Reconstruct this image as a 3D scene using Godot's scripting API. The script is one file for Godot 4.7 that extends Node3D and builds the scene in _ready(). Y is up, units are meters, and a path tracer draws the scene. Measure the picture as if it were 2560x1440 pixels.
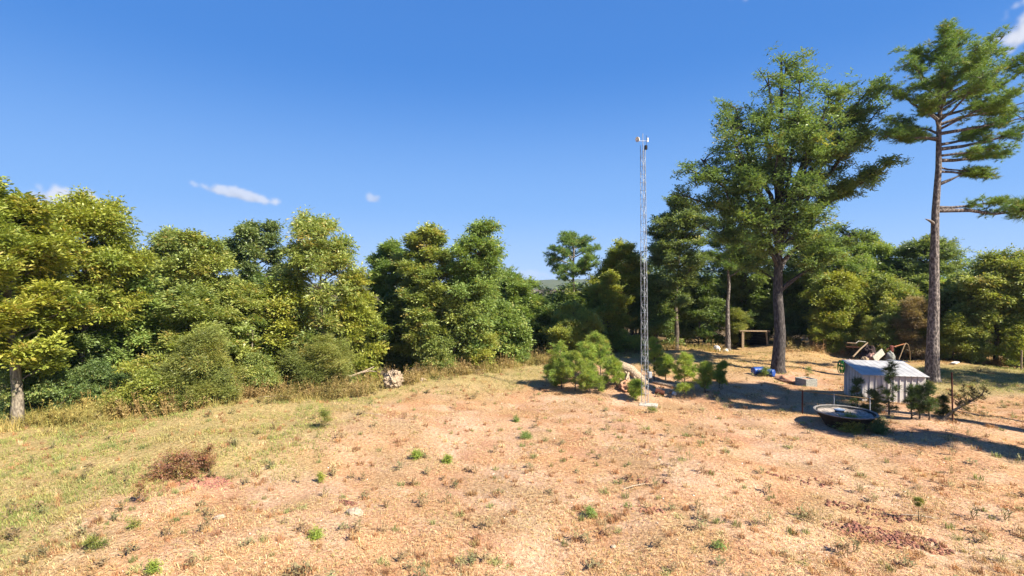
extends Node3D
# A dry hilltop yard with a lattice mast, a well house and a ring of woods. Metres, y up; the viewer stands at the origin, 4.5 m above the yard, looking along -z.

var names := {}
var rng := RandomNumberGenerator.new()
var hill_noise := FastNoiseLite.new()
var patch_noise := FastNoiseLite.new()
var M := {}

# ------------------------------------------------------------------ mesh helpers
class Buf:
	var v := PackedVector3Array()
	var n := PackedVector3Array()
	var c := PackedColorArray()
	var i := PackedInt32Array()
	func tri(a: Vector3, b: Vector3, d: Vector3, col: Color) -> void:
		var nn := (d - a).cross(b - a).normalized()
		var k := v.size()
		v.append(a); v.append(b); v.append(d)
		n.append(nn); n.append(nn); n.append(nn)
		c.append(col); c.append(col); c.append(col)
		i.append(k); i.append(k + 1); i.append(k + 2)
	func quad(a: Vector3, b: Vector3, d: Vector3, e: Vector3, col: Color) -> void:
		var nn := (d - a).cross(b - a).normalized()
		var k := v.size()
		v.append(a); v.append(b); v.append(d); v.append(e)
		for q in 4:
			n.append(nn); c.append(col)
		i.append(k); i.append(k + 1); i.append(k + 2)
		i.append(k); i.append(k + 2); i.append(k + 3)
	func face_out(a: Vector3, b: Vector3, d: Vector3, e: Vector3, out: Vector3, col: Color) -> void:
		if (d - a).cross(b - a).dot(out) >= 0.0:
			quad(a, b, d, e, col)
		else:
			quad(a, e, d, b, col)
	func box(at: Vector3, size: Vector3, col := Color.WHITE, basis := Basis()) -> void:
		var h := size * 0.5
		var bev := minf(0.012, minf(h.x, minf(h.y, h.z)) * 0.3)
		# six faces set in by a small chamfer, with sloping strips between them
		for ax in 3:
			for s in [-1.0, 1.0]:
				var u := (ax + 1) % 3
				var w := (ax + 2) % 3
				var o := Vector3.ZERO
				o[ax] = s
				var p := []
				for q in [[-1.0, -1.0], [1.0, -1.0], [1.0, 1.0], [-1.0, 1.0]]:
					var r := Vector3.ZERO
					r[ax] = s * h[ax]
					r[u] = q[0] * (h[u] - bev)
					r[w] = q[1] * (h[w] - bev)
					p.append(at + basis * r)
				face_out(p[0], p[1], p[2], p[3], basis * o, col)
		for ax in 3:
			var u := (ax + 1) % 3
			var w := (ax + 2) % 3
			for su in [-1.0, 1.0]:
				for sw in [-1.0, 1.0]:
					var p := []
					for q in [[-1.0, 0], [1.0, 0], [1.0, 1], [-1.0, 1]]:
						var r := Vector3.ZERO
						r[ax] = q[0] * (h[ax] - bev)
						r[u] = su * (h[u] - (bev if q[1] == 1 else 0.0))
						r[w] = sw * (h[w] - (0.0 if q[1] == 1 else bev))
						p.append(at + basis * r)
					var o := Vector3.ZERO
					o[u] = su
					o[w] = sw
					face_out(p[0], p[1], p[2], p[3], basis * o, col)
	func tube(pts: Array, radii: Array, sides := 6, col := Color.WHITE, caps := true) -> void:
		var k := v.size()
		var m := pts.size()
		var side := Vector3.ZERO
		for a in m:
			var t: Vector3 = (pts[mini(a + 1, m - 1)] - pts[maxi(a - 1, 0)])
			t = t.normalized() if t.length() > 1e-6 else Vector3.UP
			if side == Vector3.ZERO:
				side = t.cross(Vector3.RIGHT if absf(t.x) < 0.8 else Vector3.FORWARD).normalized()
			else:
				side = (side - t * side.dot(t)).normalized()
			var up := t.cross(side)
			for b in sides:
				var an := TAU * b / sides
				var o := side * cos(an) + up * sin(an)
				v.append(pts[a] + o * radii[a])
				n.append(o)
				c.append(col)
		for a in m - 1:
			for b in sides:
				var p := k + a * sides + b
				var q := k + a * sides + (b + 1) % sides
				i.append(p); i.append(p + sides); i.append(q)
				i.append(q); i.append(p + sides); i.append(q + sides)
		if caps:
			for e in [0, m - 1]:
				var t: Vector3 = (pts[1] - pts[0]).normalized() * -1.0 if e == 0 else (pts[m - 1] - pts[m - 2]).normalized()
				var f := v.size()
				for b in sides:
					v.append(v[k + e * sides + b]); n.append(t); c.append(col)
				for b in sides - 2:
					if e == 0:
						i.append(f); i.append(f + b + 1); i.append(f + b + 2)
					else:
						i.append(f); i.append(f + b + 2); i.append(f + b + 1)
	func lathe(prof: Array, sides := 40, col := Color.WHITE, at := Vector3.ZERO) -> void:
		# prof: Vector2(radius, height) from bottom outside round to the inside; faces look to the left of the way along it
		for a in prof.size() - 1:
			var p: Vector2 = prof[a]
			var q: Vector2 = prof[a + 1]
			var d := (q - p).normalized()
			var nr := Vector2(d.y, -d.x)
			var k := v.size()
			for b in sides + 1:
				var an := TAU * b / sides
				var o := Vector3(cos(an), 0, sin(an))
				for e in [p, q]:
					v.append(at + o * e.x + Vector3(0, e.y, 0))
					n.append((o * nr.x + Vector3(0, nr.y, 0)).normalized())
					c.append(col)
			for b in sides:
				var f := k + b * 2
				_ordered(f, f + 1, f + 2)
				_ordered(f + 2, f + 1, f + 3)
	func _ordered(a: int, b: int, d: int) -> void:
		if (v[d] - v[a]).cross(v[b] - v[a]).dot(n[a] + n[b] + n[d]) >= 0.0:
			i.append(a); i.append(b); i.append(d)
		else:
			i.append(a); i.append(d); i.append(b)
	func lump(at: Vector3, size: Vector3, noise: FastNoiseLite, rough: float, freq: float, col := Color.WHITE, rings := 10) -> void:
		# an uneven rounded body
		var k := v.size()
		var seg := rings * 2
		for a in rings + 1:
			for b in seg + 1:
				var th := PI * a / rings
				var ph := TAU * (b % seg) / seg
				var d := Vector3(sin(th) * cos(ph), cos(th), sin(th) * sin(ph))
				var r := 1.0 + rough * noise.get_noise_3dv((d + at) * freq)
				v.append(at + d * size * r)
				n.append((d / size).normalized())
				c.append(col)
		for a in rings:
			for b in seg:
				var p := k + a * (seg + 1) + b
				_ordered(p, p + seg + 1, p + 1)
				_ordered(p + 1, p + seg + 1, p + seg + 2)
	func refit_normals() -> void:
		# area-weighted smooth normals from the shape itself, joined by position
		var sum := {}
		for t in range(0, i.size(), 3):
			var a := v[i[t]]
			var fn := (v[i[t + 2]] - a).cross(v[i[t + 1]] - a)
			for q in 3:
				var key := (v[i[t + q]] * 2000.0).round()
				sum[key] = sum.get(key, Vector3.ZERO) + fn
		for t in v.size():
			n[t] = sum.get((v[t] * 2000.0).round(), Vector3.UP).normalized()
	func mesh() -> ArrayMesh:
		var arr := []
		arr.resize(Mesh.ARRAY_MAX)
		arr[Mesh.ARRAY_VERTEX] = v
		arr[Mesh.ARRAY_NORMAL] = n
		arr[Mesh.ARRAY_COLOR] = c
		arr[Mesh.ARRAY_INDEX] = i
		var m := ArrayMesh.new()
		m.add_surface_from_arrays(Mesh.PRIMITIVE_TRIANGLES, arr)
		return m

func rr(a: float, b: float) -> float:
	return rng.randf_range(a, b)

func numbered(called: String) -> String:
	var k: int = names.get(called, 0)
	names[called] = k + 1
	return called if k == 0 else "%s_%03d" % [called, k]

func thing(called: String, label: String, category: String, at := Vector3.ZERO, turn := 0.0, group := "") -> Node3D:
	var o := Node3D.new()
	o.name = numbered(called)
	add_child(o)
	o.position = at
	o.rotation.y = turn
	tag(o, label, category, group)
	return o

func tag(o: Node, label: String, category: String, group := "") -> void:
	o.set_meta("label", label)
	o.set_meta("category", category)
	if group:
		o.set_meta("group", group)

func part(called: String, m: Mesh, mat: Material, parent: Node) -> MeshInstance3D:
	var o := MeshInstance3D.new()
	o.name = called if parent != self else numbered(called)
	o.mesh = m
	o.material_override = mat
	parent.add_child(o, true)
	return o

func single(called: String, m: Mesh, mat: Material, label: String, category: String, at := Vector3.ZERO, turn := 0.0, group := "") -> MeshInstance3D:
	var o := part(called, m, mat, self)
	o.position = at
	o.rotation.y = turn
	tag(o, label, category, group)
	return o

func scatter(called: String, m: Mesh, mat: Material, places: Array, tints: Array, parent: Node) -> MultiMeshInstance3D:
	var mm := MultiMesh.new()
	mm.transform_format = MultiMesh.TRANSFORM_3D
	mm.use_colors = true
	mm.mesh = m
	mm.instance_count = places.size()
	for k in places.size():
		mm.set_instance_transform(k, places[k])
		mm.set_instance_color(k, tints[k])
	var o := MultiMeshInstance3D.new()
	o.name = called if parent != self else numbered(called)
	o.multimesh = mm
	o.material_override = mat
	o.set_meta("kind", "stuff")
	parent.add_child(o, true)
	return o

# ------------------------------------------------------------------ the lie of the land
const EDGE := [[-60.0, -15.5], [-17.2, -17.0], [-11.3, -18.6], [-5.3, -23.0], [1.3, -29.0], [11.3, -35.0], [21.0, -33.0], [26.0, -29.0], [60.0, -24.0]]

func along(table: Array, x: float) -> float:
	if x <= table[0][0]:
		return table[0][1]
	for k in table.size() - 1:
		if x <= table[k + 1][0]:
			return lerpf(table[k][1], table[k + 1][1], (x - table[k][0]) / (table[k + 1][0] - table[k][0]))
	return table[-1][1]

func ground(x: float, z: float) -> float:
	var past := along(EDGE, x) - z
	var fall := 0.0
	if past > 0.0:
		var steep := lerpf(0.24, 0.09, smoothstep(2.0, 14.0, x))
		fall = steep * (past - 3.0 * (1.0 - exp(-past / 3.0)))
		fall = 14.0 * (1.0 - exp(-fall / 14.0)) * (1.0 - smoothstep(150.0, 700.0, past) * 0.4)
	var h := hill_noise.get_noise_2d(x * 2.0, z * 2.0) * 0.22 + hill_noise.get_noise_2d(x * 11.0, z * 11.0) * 0.05
	# soil heaped round the oak's foot and under the dead root by the mast
	h += 0.16 * exp(-Vector2(x - 13.9, z + 24.6).length_squared() / 1.6)
	h += 0.25 * exp(-Vector2(x - 4.6, z + 20.9).length_squared() / 1.4)
	return h - fall

func on_ground(p: Vector3, lift := 0.0) -> Vector3:
	return Vector3(p.x, ground(p.x, p.z) + lift, p.z)

const TURF := [[-28.0, 6.0], [-23.9, 1.8], [-19.0, -3.4], [-14.2, -6.6], [-10.3, -8.6], [-7.0, -7.6]]

func turf(x: float, z: float) -> float:   # 1 in the greener grass on the left, 0 on the bare yard
	return smoothstep(1.9, -1.9, x - along(TURF, z) + patch_noise.get_noise_2d(x, z) * 3.0)

func gold(x: float, z: float) -> float:   # 1 in the dry golden grass behind the oak
	return smoothstep(-23.0, -26.0, z + patch_noise.get_noise_2d(x + 40.0, z) * 3.0) * smoothstep(4.0, 8.0, x)

func lush(x: float, z: float) -> float:   # 1 in the green strip beyond the pine
	return smoothstep(16.5, 18.5, x + 2.0 * patch_noise.get_noise_2d(x, z + 90.0)) * smoothstep(-19.0, -20.5, z) * smoothstep(-27.0, -25.0, z)

# ------------------------------------------------------------------ textures and materials
func noise_of(kind: int, freq: float, octaves: int, sd: int) -> FastNoiseLite:
	var f := FastNoiseLite.new()
	f.noise_type = kind
	f.frequency = freq
	f.seed = sd
	f.fractal_type = FastNoiseLite.FRACTAL_FBM if octaves > 1 else FastNoiseLite.FRACTAL_NONE
	f.fractal_octaves = octaves
	return f

func grit_images(size: int, sd: int, strokes: int) -> Array:
	# tiling soil: [colour, height]; grains, small stones and bits of straw
	var a := noise_of(FastNoiseLite.TYPE_SIMPLEX, 0.02, 4, sd).get_seamless_image(size, size)
	var b := noise_of(FastNoiseLite.TYPE_CELLULAR, 0.09, 2, sd + 1).get_seamless_image(size, size)
	var ad := a.get_data()
	var bd := b.get_data()
	var out := PackedByteArray()
	out.resize(size * size * 3)
	var hi := PackedByteArray()
	hi.resize(size * size)
	for k in size * size:
		var f := 0.66 + 0.30 * (ad[k] / 255.0 - 0.5) + 0.16 * (bd[k] / 255.0 - 0.5) + 0.10 * (rng.randf() - 0.5)
		out[k * 3] = clampi(int(255.0 * (f + 0.18)), 0, 255)
		out[k * 3 + 1] = clampi(int(255.0 * (f + 0.165)), 0, 255)
		out[k * 3 + 2] = clampi(int(255.0 * (f + 0.14)), 0, 255)
		hi[k] = clampi(int(90.0 * ad[k] / 255.0 + 90.0 * bd[k] / 255.0 + 20.0 * rng.randf()), 0, 255)
	for s in strokes:
		var x := rng.randi() % size
		var y := rng.randi() % size
		var an := rr(0, TAU)
		var n := rng.randi_range(8, 26)
		var tone := rr(0.65, 1.1)
		var warm := rr(-0.04, 0.08)
		var wide := 1 + rng.randi() % 2
		for q in n:
			an += rr(-0.08, 0.08)
			for w in wide:
				var px := posmod(int(x + cos(an) * q - sin(an) * w), size)
				var py := posmod(int(y + sin(an) * q + cos(an) * w), size)
				var k := py * size + px
				out[k * 3] = clampi(int(255.0 * (tone * 0.84 + warm)), 0, 255)
				out[k * 3 + 1] = clampi(int(255.0 * (tone * 0.80 + warm * 0.3)), 0, 255)
				out[k * 3 + 2] = clampi(int(255.0 * (tone * 0.72 - warm)), 0, 255)
				hi[k] = clampi(hi[k] + 70, 0, 255)
	return [Image.create_from_data(size, size, false, Image.FORMAT_RGB8, out), Image.create_from_data(size, size, false, Image.FORMAT_L8, hi)]

func grain(freq: float, kind: int, lo: Color, hi: Color, sd: int, size := 256, mid := 0.5) -> ImageTexture:
	var a := noise_of(kind, freq, 4, sd).get_seamless_image(size, size)
	var ad := a.get_data()
	var im := Image.create_empty(size, size, false, Image.FORMAT_RGB8)
	for y in size:
		for x in size:
			var f := smoothstep(mid - 0.35, mid + 0.35, ad[y * size + x] / 255.0)
			im.set_pixel(x, y, lo.lerp(hi, f))
	return ImageTexture.create_from_image(im)

func lin(r: float, g: float, b: float) -> Color:   # a real-world base colour for albedo_color
	return Color(r, g, b).linear_to_srgb()

func plain_mat(called: String, col: Color, rough: float, metal := 0.0, spec := 0.5) -> StandardMaterial3D:
	var m := StandardMaterial3D.new()
	m.resource_name = called
	m.albedo_color = col
	m.roughness = rough
	m.metallic = metal
	m.metallic_specular = spec
	M[called] = m
	return m

func grained(called: String, lo: Color, hi: Color, freq: float, scale: Vector3, rough: float, relief := 0.0, kind := 3, world := true, metal := 0.0) -> StandardMaterial3D:
	var m := plain_mat(called, Color.WHITE, rough, metal)
	var t := grain(freq, kind, lo, hi, called.hash() % 1000)
	m.albedo_texture = t
	m.uv1_triplanar = true
	m.uv1_world_triplanar = world
	m.uv1_scale = scale
	m.vertex_color_use_as_albedo = true
	if relief > 0.0:
		m.heightmap_enabled = true
		m.heightmap_texture = t
		m.heightmap_scale = relief
	return m

func leafy(called: String, rough := 0.5, through := 0.5, spec := 0.5) -> StandardMaterial3D:
	var m := plain_mat(called, Color.WHITE, rough, 0.0, spec)
	m.vertex_color_use_as_albedo = true
	m.cull_mode = BaseMaterial3D.CULL_DISABLED
	m.backlight_enabled = through > 0.0
	m.backlight = lin(through, through, through * 0.45)
	return m

func make_materials() -> void:
	var g1 := grit_images(1024, 11, 9000)
	var m := plain_mat("soil", Color.WHITE, 0.95, 0.0, 0.2)
	m.vertex_color_use_as_albedo = true
	m.albedo_texture = ImageTexture.create_from_image(g1[0])
	m.uv1_triplanar = true
	m.uv1_world_triplanar = true
	m.uv1_scale = Vector3(0.37, 0.37, 0.37)
	m.heightmap_enabled = true
	m.heightmap_texture = ImageTexture.create_from_image(g1[1])
	m.heightmap_scale = 2.0
	grained("bark", Color(0.20, 0.17, 0.15), Color(0.46, 0.42, 0.37), 0.05, Vector3(1.6, 0.45, 1.6), 0.9, 2.5)
	grained("pale_bark", Color(0.34, 0.31, 0.27), Color(0.64, 0.60, 0.53), 0.05, Vector3(1.6, 0.6, 1.6), 0.9, 1.5)
	grained("oak_bark", Color(0.14, 0.13, 0.13), Color(0.40, 0.38, 0.37), 0.06, Vector3(1.1, 0.30, 1.1), 0.9, 4.0, 2)
	grained("pine_bark", Color(0.22, 0.20, 0.20), Color(0.60, 0.565, 0.54), 0.06, Vector3(1.0, 0.42, 1.0), 0.9, 4.0, 2)
	grained("dead_wood", Color(0.44, 0.38, 0.31), Color(0.80, 0.73, 0.63), 0.05, Vector3(2.2, 2.2, 3.4), 0.9, 4.0)
	grained("old_plank", Color(0.40, 0.33, 0.26), Color(0.63, 0.56, 0.46), 0.05, Vector3(1.0, 3.0, 3.0), 0.9, 0.6)
	grained("dark_board", Color(0.035, 0.03, 0.028), Color(0.08, 0.07, 0.06), 0.05, Vector3(2.0, 2.0, 2.0), 0.95)
	grained("galvanised", Color(0.52, 0.55, 0.58), Color(0.66, 0.69, 0.72), 0.05, Vector3(3.0, 3.0, 3.0), 0.45, 0.0, 3, true, 0.35)
	grained("sheet_metal", Color(0.71, 0.70, 0.685), Color(0.77, 0.765, 0.75), 0.012, Vector3(0.9, 0.9, 0.9), 0.5, 0.0, 3, true, 0.1)
	grained("roof_metal", Color(0.62, 0.625, 0.635), Color(0.72, 0.72, 0.72), 0.012, Vector3(0.9, 0.9, 0.9), 0.5, 0.0, 3, true, 0.1)
	grained("rust", Color(0.20, 0.10, 0.06), Color(0.42, 0.22, 0.13), 0.06, Vector3(3.0, 3.0, 3.0), 0.85)
	grained("red_paint", Color(0.30, 0.12, 0.09), Color(0.46, 0.20, 0.15), 0.05, Vector3(3.0, 3.0, 3.0), 0.7)
	grained("orange_paint", Color(0.46, 0.28, 0.14), Color(0.62, 0.40, 0.22), 0.05, Vector3(3.0, 3.0, 3.0), 0.7)
	grained("black_rubber", Color(0.03, 0.03, 0.03), Color(0.075, 0.07, 0.07), 0.04, Vector3(2.0, 2.0, 2.0), 0.7)
	grained("trough_silt", Color(0.42, 0.39, 0.36), Color(0.68, 0.64, 0.60), 0.04, Vector3(1.2, 1.2, 1.2), 0.9)
	grained("concrete", Color(0.55, 0.53, 0.50), Color(0.78, 0.76, 0.72), 0.04, Vector3(2.0, 2.0, 2.0), 0.9, 0.4)
	grained("weathered_block", Color(0.40, 0.41, 0.40), Color(0.60, 0.61, 0.58), 0.04, Vector3(2.0, 2.0, 2.0), 0.9, 0.4)
	grained("white_plastic", Color(0.80, 0.79, 0.77), Color(0.93, 0.92, 0.90), 0.04, Vector3(2.0, 2.0, 2.0), 0.6)
	grained("blue_plastic", Color(0.06, 0.22, 0.50), Color(0.12, 0.34, 0.66), 0.03, Vector3(2.0, 2.0, 2.0), 0.45)
	grained("stone", Color(0.52, 0.45, 0.38), Color(0.80, 0.73, 0.64), 0.05, Vector3(2.0, 2.0, 2.0), 0.95, 0.8)
	grained("red_clay", Color(0.62, 0.43, 0.33), Color(0.78, 0.62, 0.50), 0.06, Vector3(2.0, 2.0, 2.0), 0.95, 1.0)
	grained("tarp_pink", Color(0.50, 0.37, 0.34), Color(0.74, 0.60, 0.56), 0.04, Vector3(2.0, 2.0, 2.0), 0.8, 0.6)
	grained("tarp_white", Color(0.46, 0.45, 0.41), Color(0.72, 0.71, 0.66), 0.04, Vector3(2.0, 2.0, 2.0), 0.8, 0.6)
	grained("dark_cloth", Color(0.10, 0.07, 0.08), Color(0.26, 0.19, 0.19), 0.04, Vector3(2.0, 2.0, 2.0), 0.9, 0.8)
	grained("trough_rim", Color(0.36, 0.35, 0.34), Color(0.55, 0.54, 0.53), 0.04, Vector3(2.0, 2.0, 2.0), 0.6)
	grained("pale_blue", Color(0.50, 0.58, 0.68), Color(0.62, 0.70, 0.78), 0.04, Vector3(2.0, 2.0, 2.0), 0.5)
	grained("old_pipe", Color(0.36, 0.28, 0.17), Color(0.56, 0.45, 0.28), 0.05, Vector3(3.0, 3.0, 3.0), 0.7)
	grained("hoop", Color(0.40, 0.33, 0.24), Color(0.58, 0.49, 0.36), 0.05, Vector3(3.0, 3.0, 3.0), 0.7)
	plain_mat("hose", lin(0.05, 0.42, 0.03), 0.4)
	plain_mat("black_cable", lin(0.02, 0.02, 0.022), 0.6)
	plain_mat("water", lin(0.035, 0.04, 0.04), 0.08)
	leafy("leaf", 0.42, 0.85, 0.5)
	leafy("needle", 0.5, 0.7, 0.4)
	leafy("blade", 0.7, 0.4, 0.3)
	plain_mat("clod", Color.WHITE, 0.95, 0.0, 0.2).vertex_color_use_as_albedo = true
	var f := plain_mat("far_canopy", Color.WHITE, 0.95, 0.0, 0.1)
	f.vertex_color_use_as_albedo = true

# ------------------------------------------------------------------ leaves, needles, blades
func leaf_spray(n: int, reach: float, long: float, wide: float, twigs: int) -> ArrayMesh:
	var b := Buf.new()
	for t in twigs:
		var az := TAU * (t + rr(-0.3, 0.3)) / twigs
		var el := rr(-0.35, 1.0)
		var dir := Vector3(cos(az) * cos(el), sin(el) * 0.8, sin(az) * cos(el))
		var per := n / twigs
		for k in per:
			var u := (k + rr(0.2, 1.0)) / per
			var p := dir * reach * u + Vector3(rr(-1, 1), rr(-1, 1), rr(-1, 1)) * reach * 0.16
			var out := (dir + Vector3(rr(-1, 1), rr(-0.7, 0.4), rr(-1, 1)) * 0.9).normalized()
			var up := (Vector3.UP * 1.1 + Vector3(rr(-1, 1), rr(-0.6, 0.8), rr(-1, 1)) * 0.75).normalized()
			var side := out.cross(up).normalized()
			up = side.cross(out).normalized()
			var l := long * rr(0.5, 1.3)
			var w := wide * rr(0.6, 1.25) * clampf(l / long, 0.6, 1.1)
			var tone := rr(0.72, 1.25)
			var col := Color(tone * rr(0.92, 1.14), tone, tone * rr(0.75, 1.1))
			var mid := p + out * l * 0.45
			var fold := up * w * rr(0.08, 0.3)
			b.tri(p, mid + side * w * 0.5 + fold, p + out * l, col)
			b.tri(p, p + out * l, mid - side * w * 0.5 + fold, col)
	return b.mesh()

func needle_spray(tufts: int, per: int, reach: float, long: float, wide: float) -> ArrayMesh:
	var b := Buf.new()
	for t in tufts:
		var az := TAU * (t + rr(-0.3, 0.3)) / tufts
		var el := rr(0.0, 1.0)
		var dir := Vector3(cos(az) * cos(el), sin(el), sin(az) * cos(el))
		if t == 0:
			dir = Vector3.UP
		var at := dir * reach * rr(0.6, 1.0)
		for k in per:
			var o := (dir * rr(0.2, 1.1) + Vector3(rr(-1, 1), rr(-0.8, 1), rr(-1, 1)) * 0.85).normalized()
			var p := at - dir * reach * rr(0.0, 0.45)
			var side := o.cross(Vector3(rr(-1, 1), rr(-1, 1), rr(-1, 1))).normalized() * wide * 0.5
			var tone := rr(0.7, 1.25)
			var l := long * rr(0.75, 1.15)
			b.tri(p - side, p + side, p + o * l + Vector3.DOWN * l * rr(0.0, 0.16), Color(tone * rr(0.9, 1.15), tone, tone * rr(0.7, 1.1)))
	return b.mesh()

func blade_patch(n: int, radius: float, low: float, high: float, wide: float, bend: float, tuft: float) -> ArrayMesh:
	# many grass blades growing from a round patch; tuft > 0 gathers them in tufts
	var b := Buf.new()
	var heart := []
	for k in 9:
		var a := rr(0, TAU)
		heart.append(Vector3(cos(a), 0, sin(a)) * radius * sqrt(rng.randf()))
	for k in n:
		var a := rr(0, TAU)
		var p := Vector3(cos(a), 0, sin(a)) * radius * sqrt(rng.randf())
		if tuft > 0.0:
			var d := rr(0, TAU)
			p = heart[k % 9] + Vector3(cos(d), 0, sin(d)) * tuft * rng.randf()
		a = rr(0, TAU)
		var out := Vector3(cos(a), 0, sin(a))
		var h := rr(low, high)
		var lean := bend * rr(0.2, 1.3)
		var side := out.rotated(Vector3.UP, rr(0.6, 2.4)) * wide * rr(0.6, 1.3) * 0.5
		var mid := p + Vector3.UP * h * 0.55 + out * h * lean * 0.3
		var tip := p + Vector3.UP * h * maxf(0.25, 1.0 - lean * 0.45) + out * h * lean
		var tone := rr(0.65, 1.3)
		var col := Color(tone * rr(0.95, 1.1), tone, tone * rr(0.8, 1.1))
		b.quad(p - side, p + side, mid + side * 0.75, mid - side * 0.75, col)
		b.tri(mid - side * 0.75, mid + side * 0.75, tip, col)
	return b.mesh()

func stalk_patch(n: int, radius: float, low: float, high: float, leaves: int) -> ArrayMesh:
	# upright dry weeds: thin stems with small leaves and seed heads
	var b := Buf.new()
	for k in n:
		var a := rr(0, TAU)
		var p := Vector3(cos(a), 0, sin(a)) * radius * sqrt(rng.randf())
		var h := rr(low, high)
		var tip := p + Vector3(rr(-0.25, 0.25) * h, h, rr(-0.25, 0.25) * h)
		var tone := rr(0.7, 1.2)
		var stem := Color(tone * 1.05, tone * 0.92, tone * 0.8)
		b.tube([p, p.lerp(tip, 0.5) + Vector3(rr(-0.03, 0.03), 0, rr(-0.03, 0.03)), tip], [0.006, 0.005, 0.003], 3, stem, false)
		for q in leaves:
			var at := p.lerp(tip, rr(0.25, 1.0))
			var az := rr(0, TAU)
			var o := Vector3(cos(az), rr(-0.3, 0.9), sin(az)).normalized()
			var s := o.cross(Vector3.UP).normalized() * rr(0.010, 0.022)
			var l := rr(0.06, 0.15)
			var t2 := rr(0.7, 1.3)
			var col := Color(t2, t2, t2)
			b.tri(at, at + o * l * 0.5 + s, at + o * l, col)
			b.tri(at, at + o * l, at + o * l * 0.5 - s, col)
	return b.mesh()

func litter_patch(n: int, radius: float, long: float, wide: float) -> ArrayMesh:
	# straw and leaf scraps lying flat
	var b := Buf.new()
	for k in n:
		var a := rr(0, TAU)
		var p := Vector3(cos(a), 0, sin(a)) * radius * sqrt(rng.randf()) + Vector3.UP * rr(0.006, 0.03)
		a = rr(0, TAU)
		var o := Vector3(cos(a), rr(-0.12, 0.25), sin(a)) * long * rr(0.5, 1.3)
		var s := Vector3(-sin(a), rr(-0.5, 0.5), cos(a)) * wide * 0.5 * rr(0.6, 1.3)
		var tone := rr(0.6, 1.3)
		b.quad(p - s, p + s, p + o + s * 0.6, p + o - s * 0.6, Color(tone * rr(0.95, 1.12), tone, tone * rr(0.75, 1.05)))
	return b.mesh()

var spray := {}

func make_sprays() -> void:
	spray.broad = [leaf_spray(54, 0.42, 0.145, 0.080, 6), leaf_spray(56, 0.42, 0.135, 0.085, 7), leaf_spray(50, 0.48, 0.15, 0.072, 5)]
	spray.oak = [leaf_spray(44, 0.40, 0.15, 0.085, 6), leaf_spray(40, 0.44, 0.16, 0.08, 5)]
	spray.feather = [leaf_spray(90, 0.42, 0.12, 0.030, 9), leaf_spray(90, 0.46, 0.13, 0.028, 8)]
	spray.small = [leaf_spray(60, 0.34, 0.085, 0.055, 7), leaf_spray(60, 0.36, 0.09, 0.05, 8)]
	spray.pine = [needle_spray(5, 26, 0.30, 0.19, 0.014), needle_spray(6, 24, 0.34, 0.18, 0.014)]
	spray.sapling = [needle_spray(2, 30, 0.13, 0.20, 0.011), needle_spray(3, 24, 0.15, 0.19, 0.011)]

# tints: two leaf colours that mix, one that shows here and there, and how often it does
const TINT := {
	"yellow": [[0.470, 0.496, 0.097], [0.276, 0.354, 0.080], [0.587, 0.448, 0.130], 0.10],
	"olive": [[0.425, 0.476, 0.138], [0.258, 0.344, 0.109], [0.593, 0.463, 0.161], 0.10],
	"green": [[0.327, 0.436, 0.123], [0.207, 0.317, 0.102], [0.503, 0.476, 0.145], 0.07],
	"deep": [[0.251, 0.337, 0.105], [0.159, 0.244, 0.085], [0.423, 0.396, 0.119], 0.06],
	"blue": [[0.304, 0.383, 0.159], [0.198, 0.278, 0.122], [0.449, 0.423, 0.146], 0.05],
	"oak": [[0.270, 0.384, 0.135], [0.165, 0.262, 0.099], [0.440, 0.431, 0.135], 0.07],
	"pine": [[0.269, 0.386, 0.089], [0.142, 0.259, 0.084], [0.435, 0.408, 0.126], 0.08],
	"sapling": [[0.413, 0.504, 0.096], [0.250, 0.381, 0.081], [0.500, 0.442, 0.121], 0.08],
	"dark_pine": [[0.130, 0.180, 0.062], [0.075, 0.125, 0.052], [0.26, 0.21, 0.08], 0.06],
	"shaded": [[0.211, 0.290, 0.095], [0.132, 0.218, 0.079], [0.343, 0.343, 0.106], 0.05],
	"tan": [[0.480, 0.370, 0.215], [0.330, 0.260, 0.140], [0.28, 0.28, 0.10], 0.25],
	"redbrush": [[0.468, 0.215, 0.143], [0.299, 0.169, 0.107], [0.468, 0.442, 0.143], 0.40],
	"cedar": [[0.356, 0.383, 0.103], [0.216, 0.275, 0.081], [0.475, 0.400, 0.119], 0.08],
}

func leaf_tint(kind: String, lean: float) -> Color:
	var t: Array = TINT[kind]
	var a := Color(t[0][0], t[0][1], t[0][2])
	var b := Color(t[1][0], t[1][1], t[1][2])
	var c := a.lerp(b, clampf(lean + rr(-0.3, 0.3), 0, 1))
	if rng.randf() < t[3]:
		c = c.lerp(Color(t[2][0], t[2][1], t[2][2]), rr(0.3, 0.9))
	return c * rr(0.85, 1.15)

func on_line(pts: Array, u: float) -> Vector3:
	var f := clampf(u, 0, 1) * (pts.size() - 1)
	var k := mini(int(f), pts.size() - 2)
	return pts[k].lerp(pts[k + 1], f - k)

func shape_of(form: String, t: float) -> float:
	match form:
		"round": return sqrt(maxf(0.0, 1.0 - pow(t * 1.9 - 0.85, 2.0))) * 0.95 + 0.08
		"oval": return sin(PI * clampf(t * 0.86 + 0.14, 0.0, 1.0)) * 0.85 + 0.12
		"cone": return (1.0 - t) * 0.95 + 0.10
		"umbrella": return sqrt(maxf(0.0, 1.0 - pow(t * 1.5 - 0.5, 2.0)))
		"mound": return sqrt(maxf(0.0, 1.0 - t * t * 0.92))
	return 1.0

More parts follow.
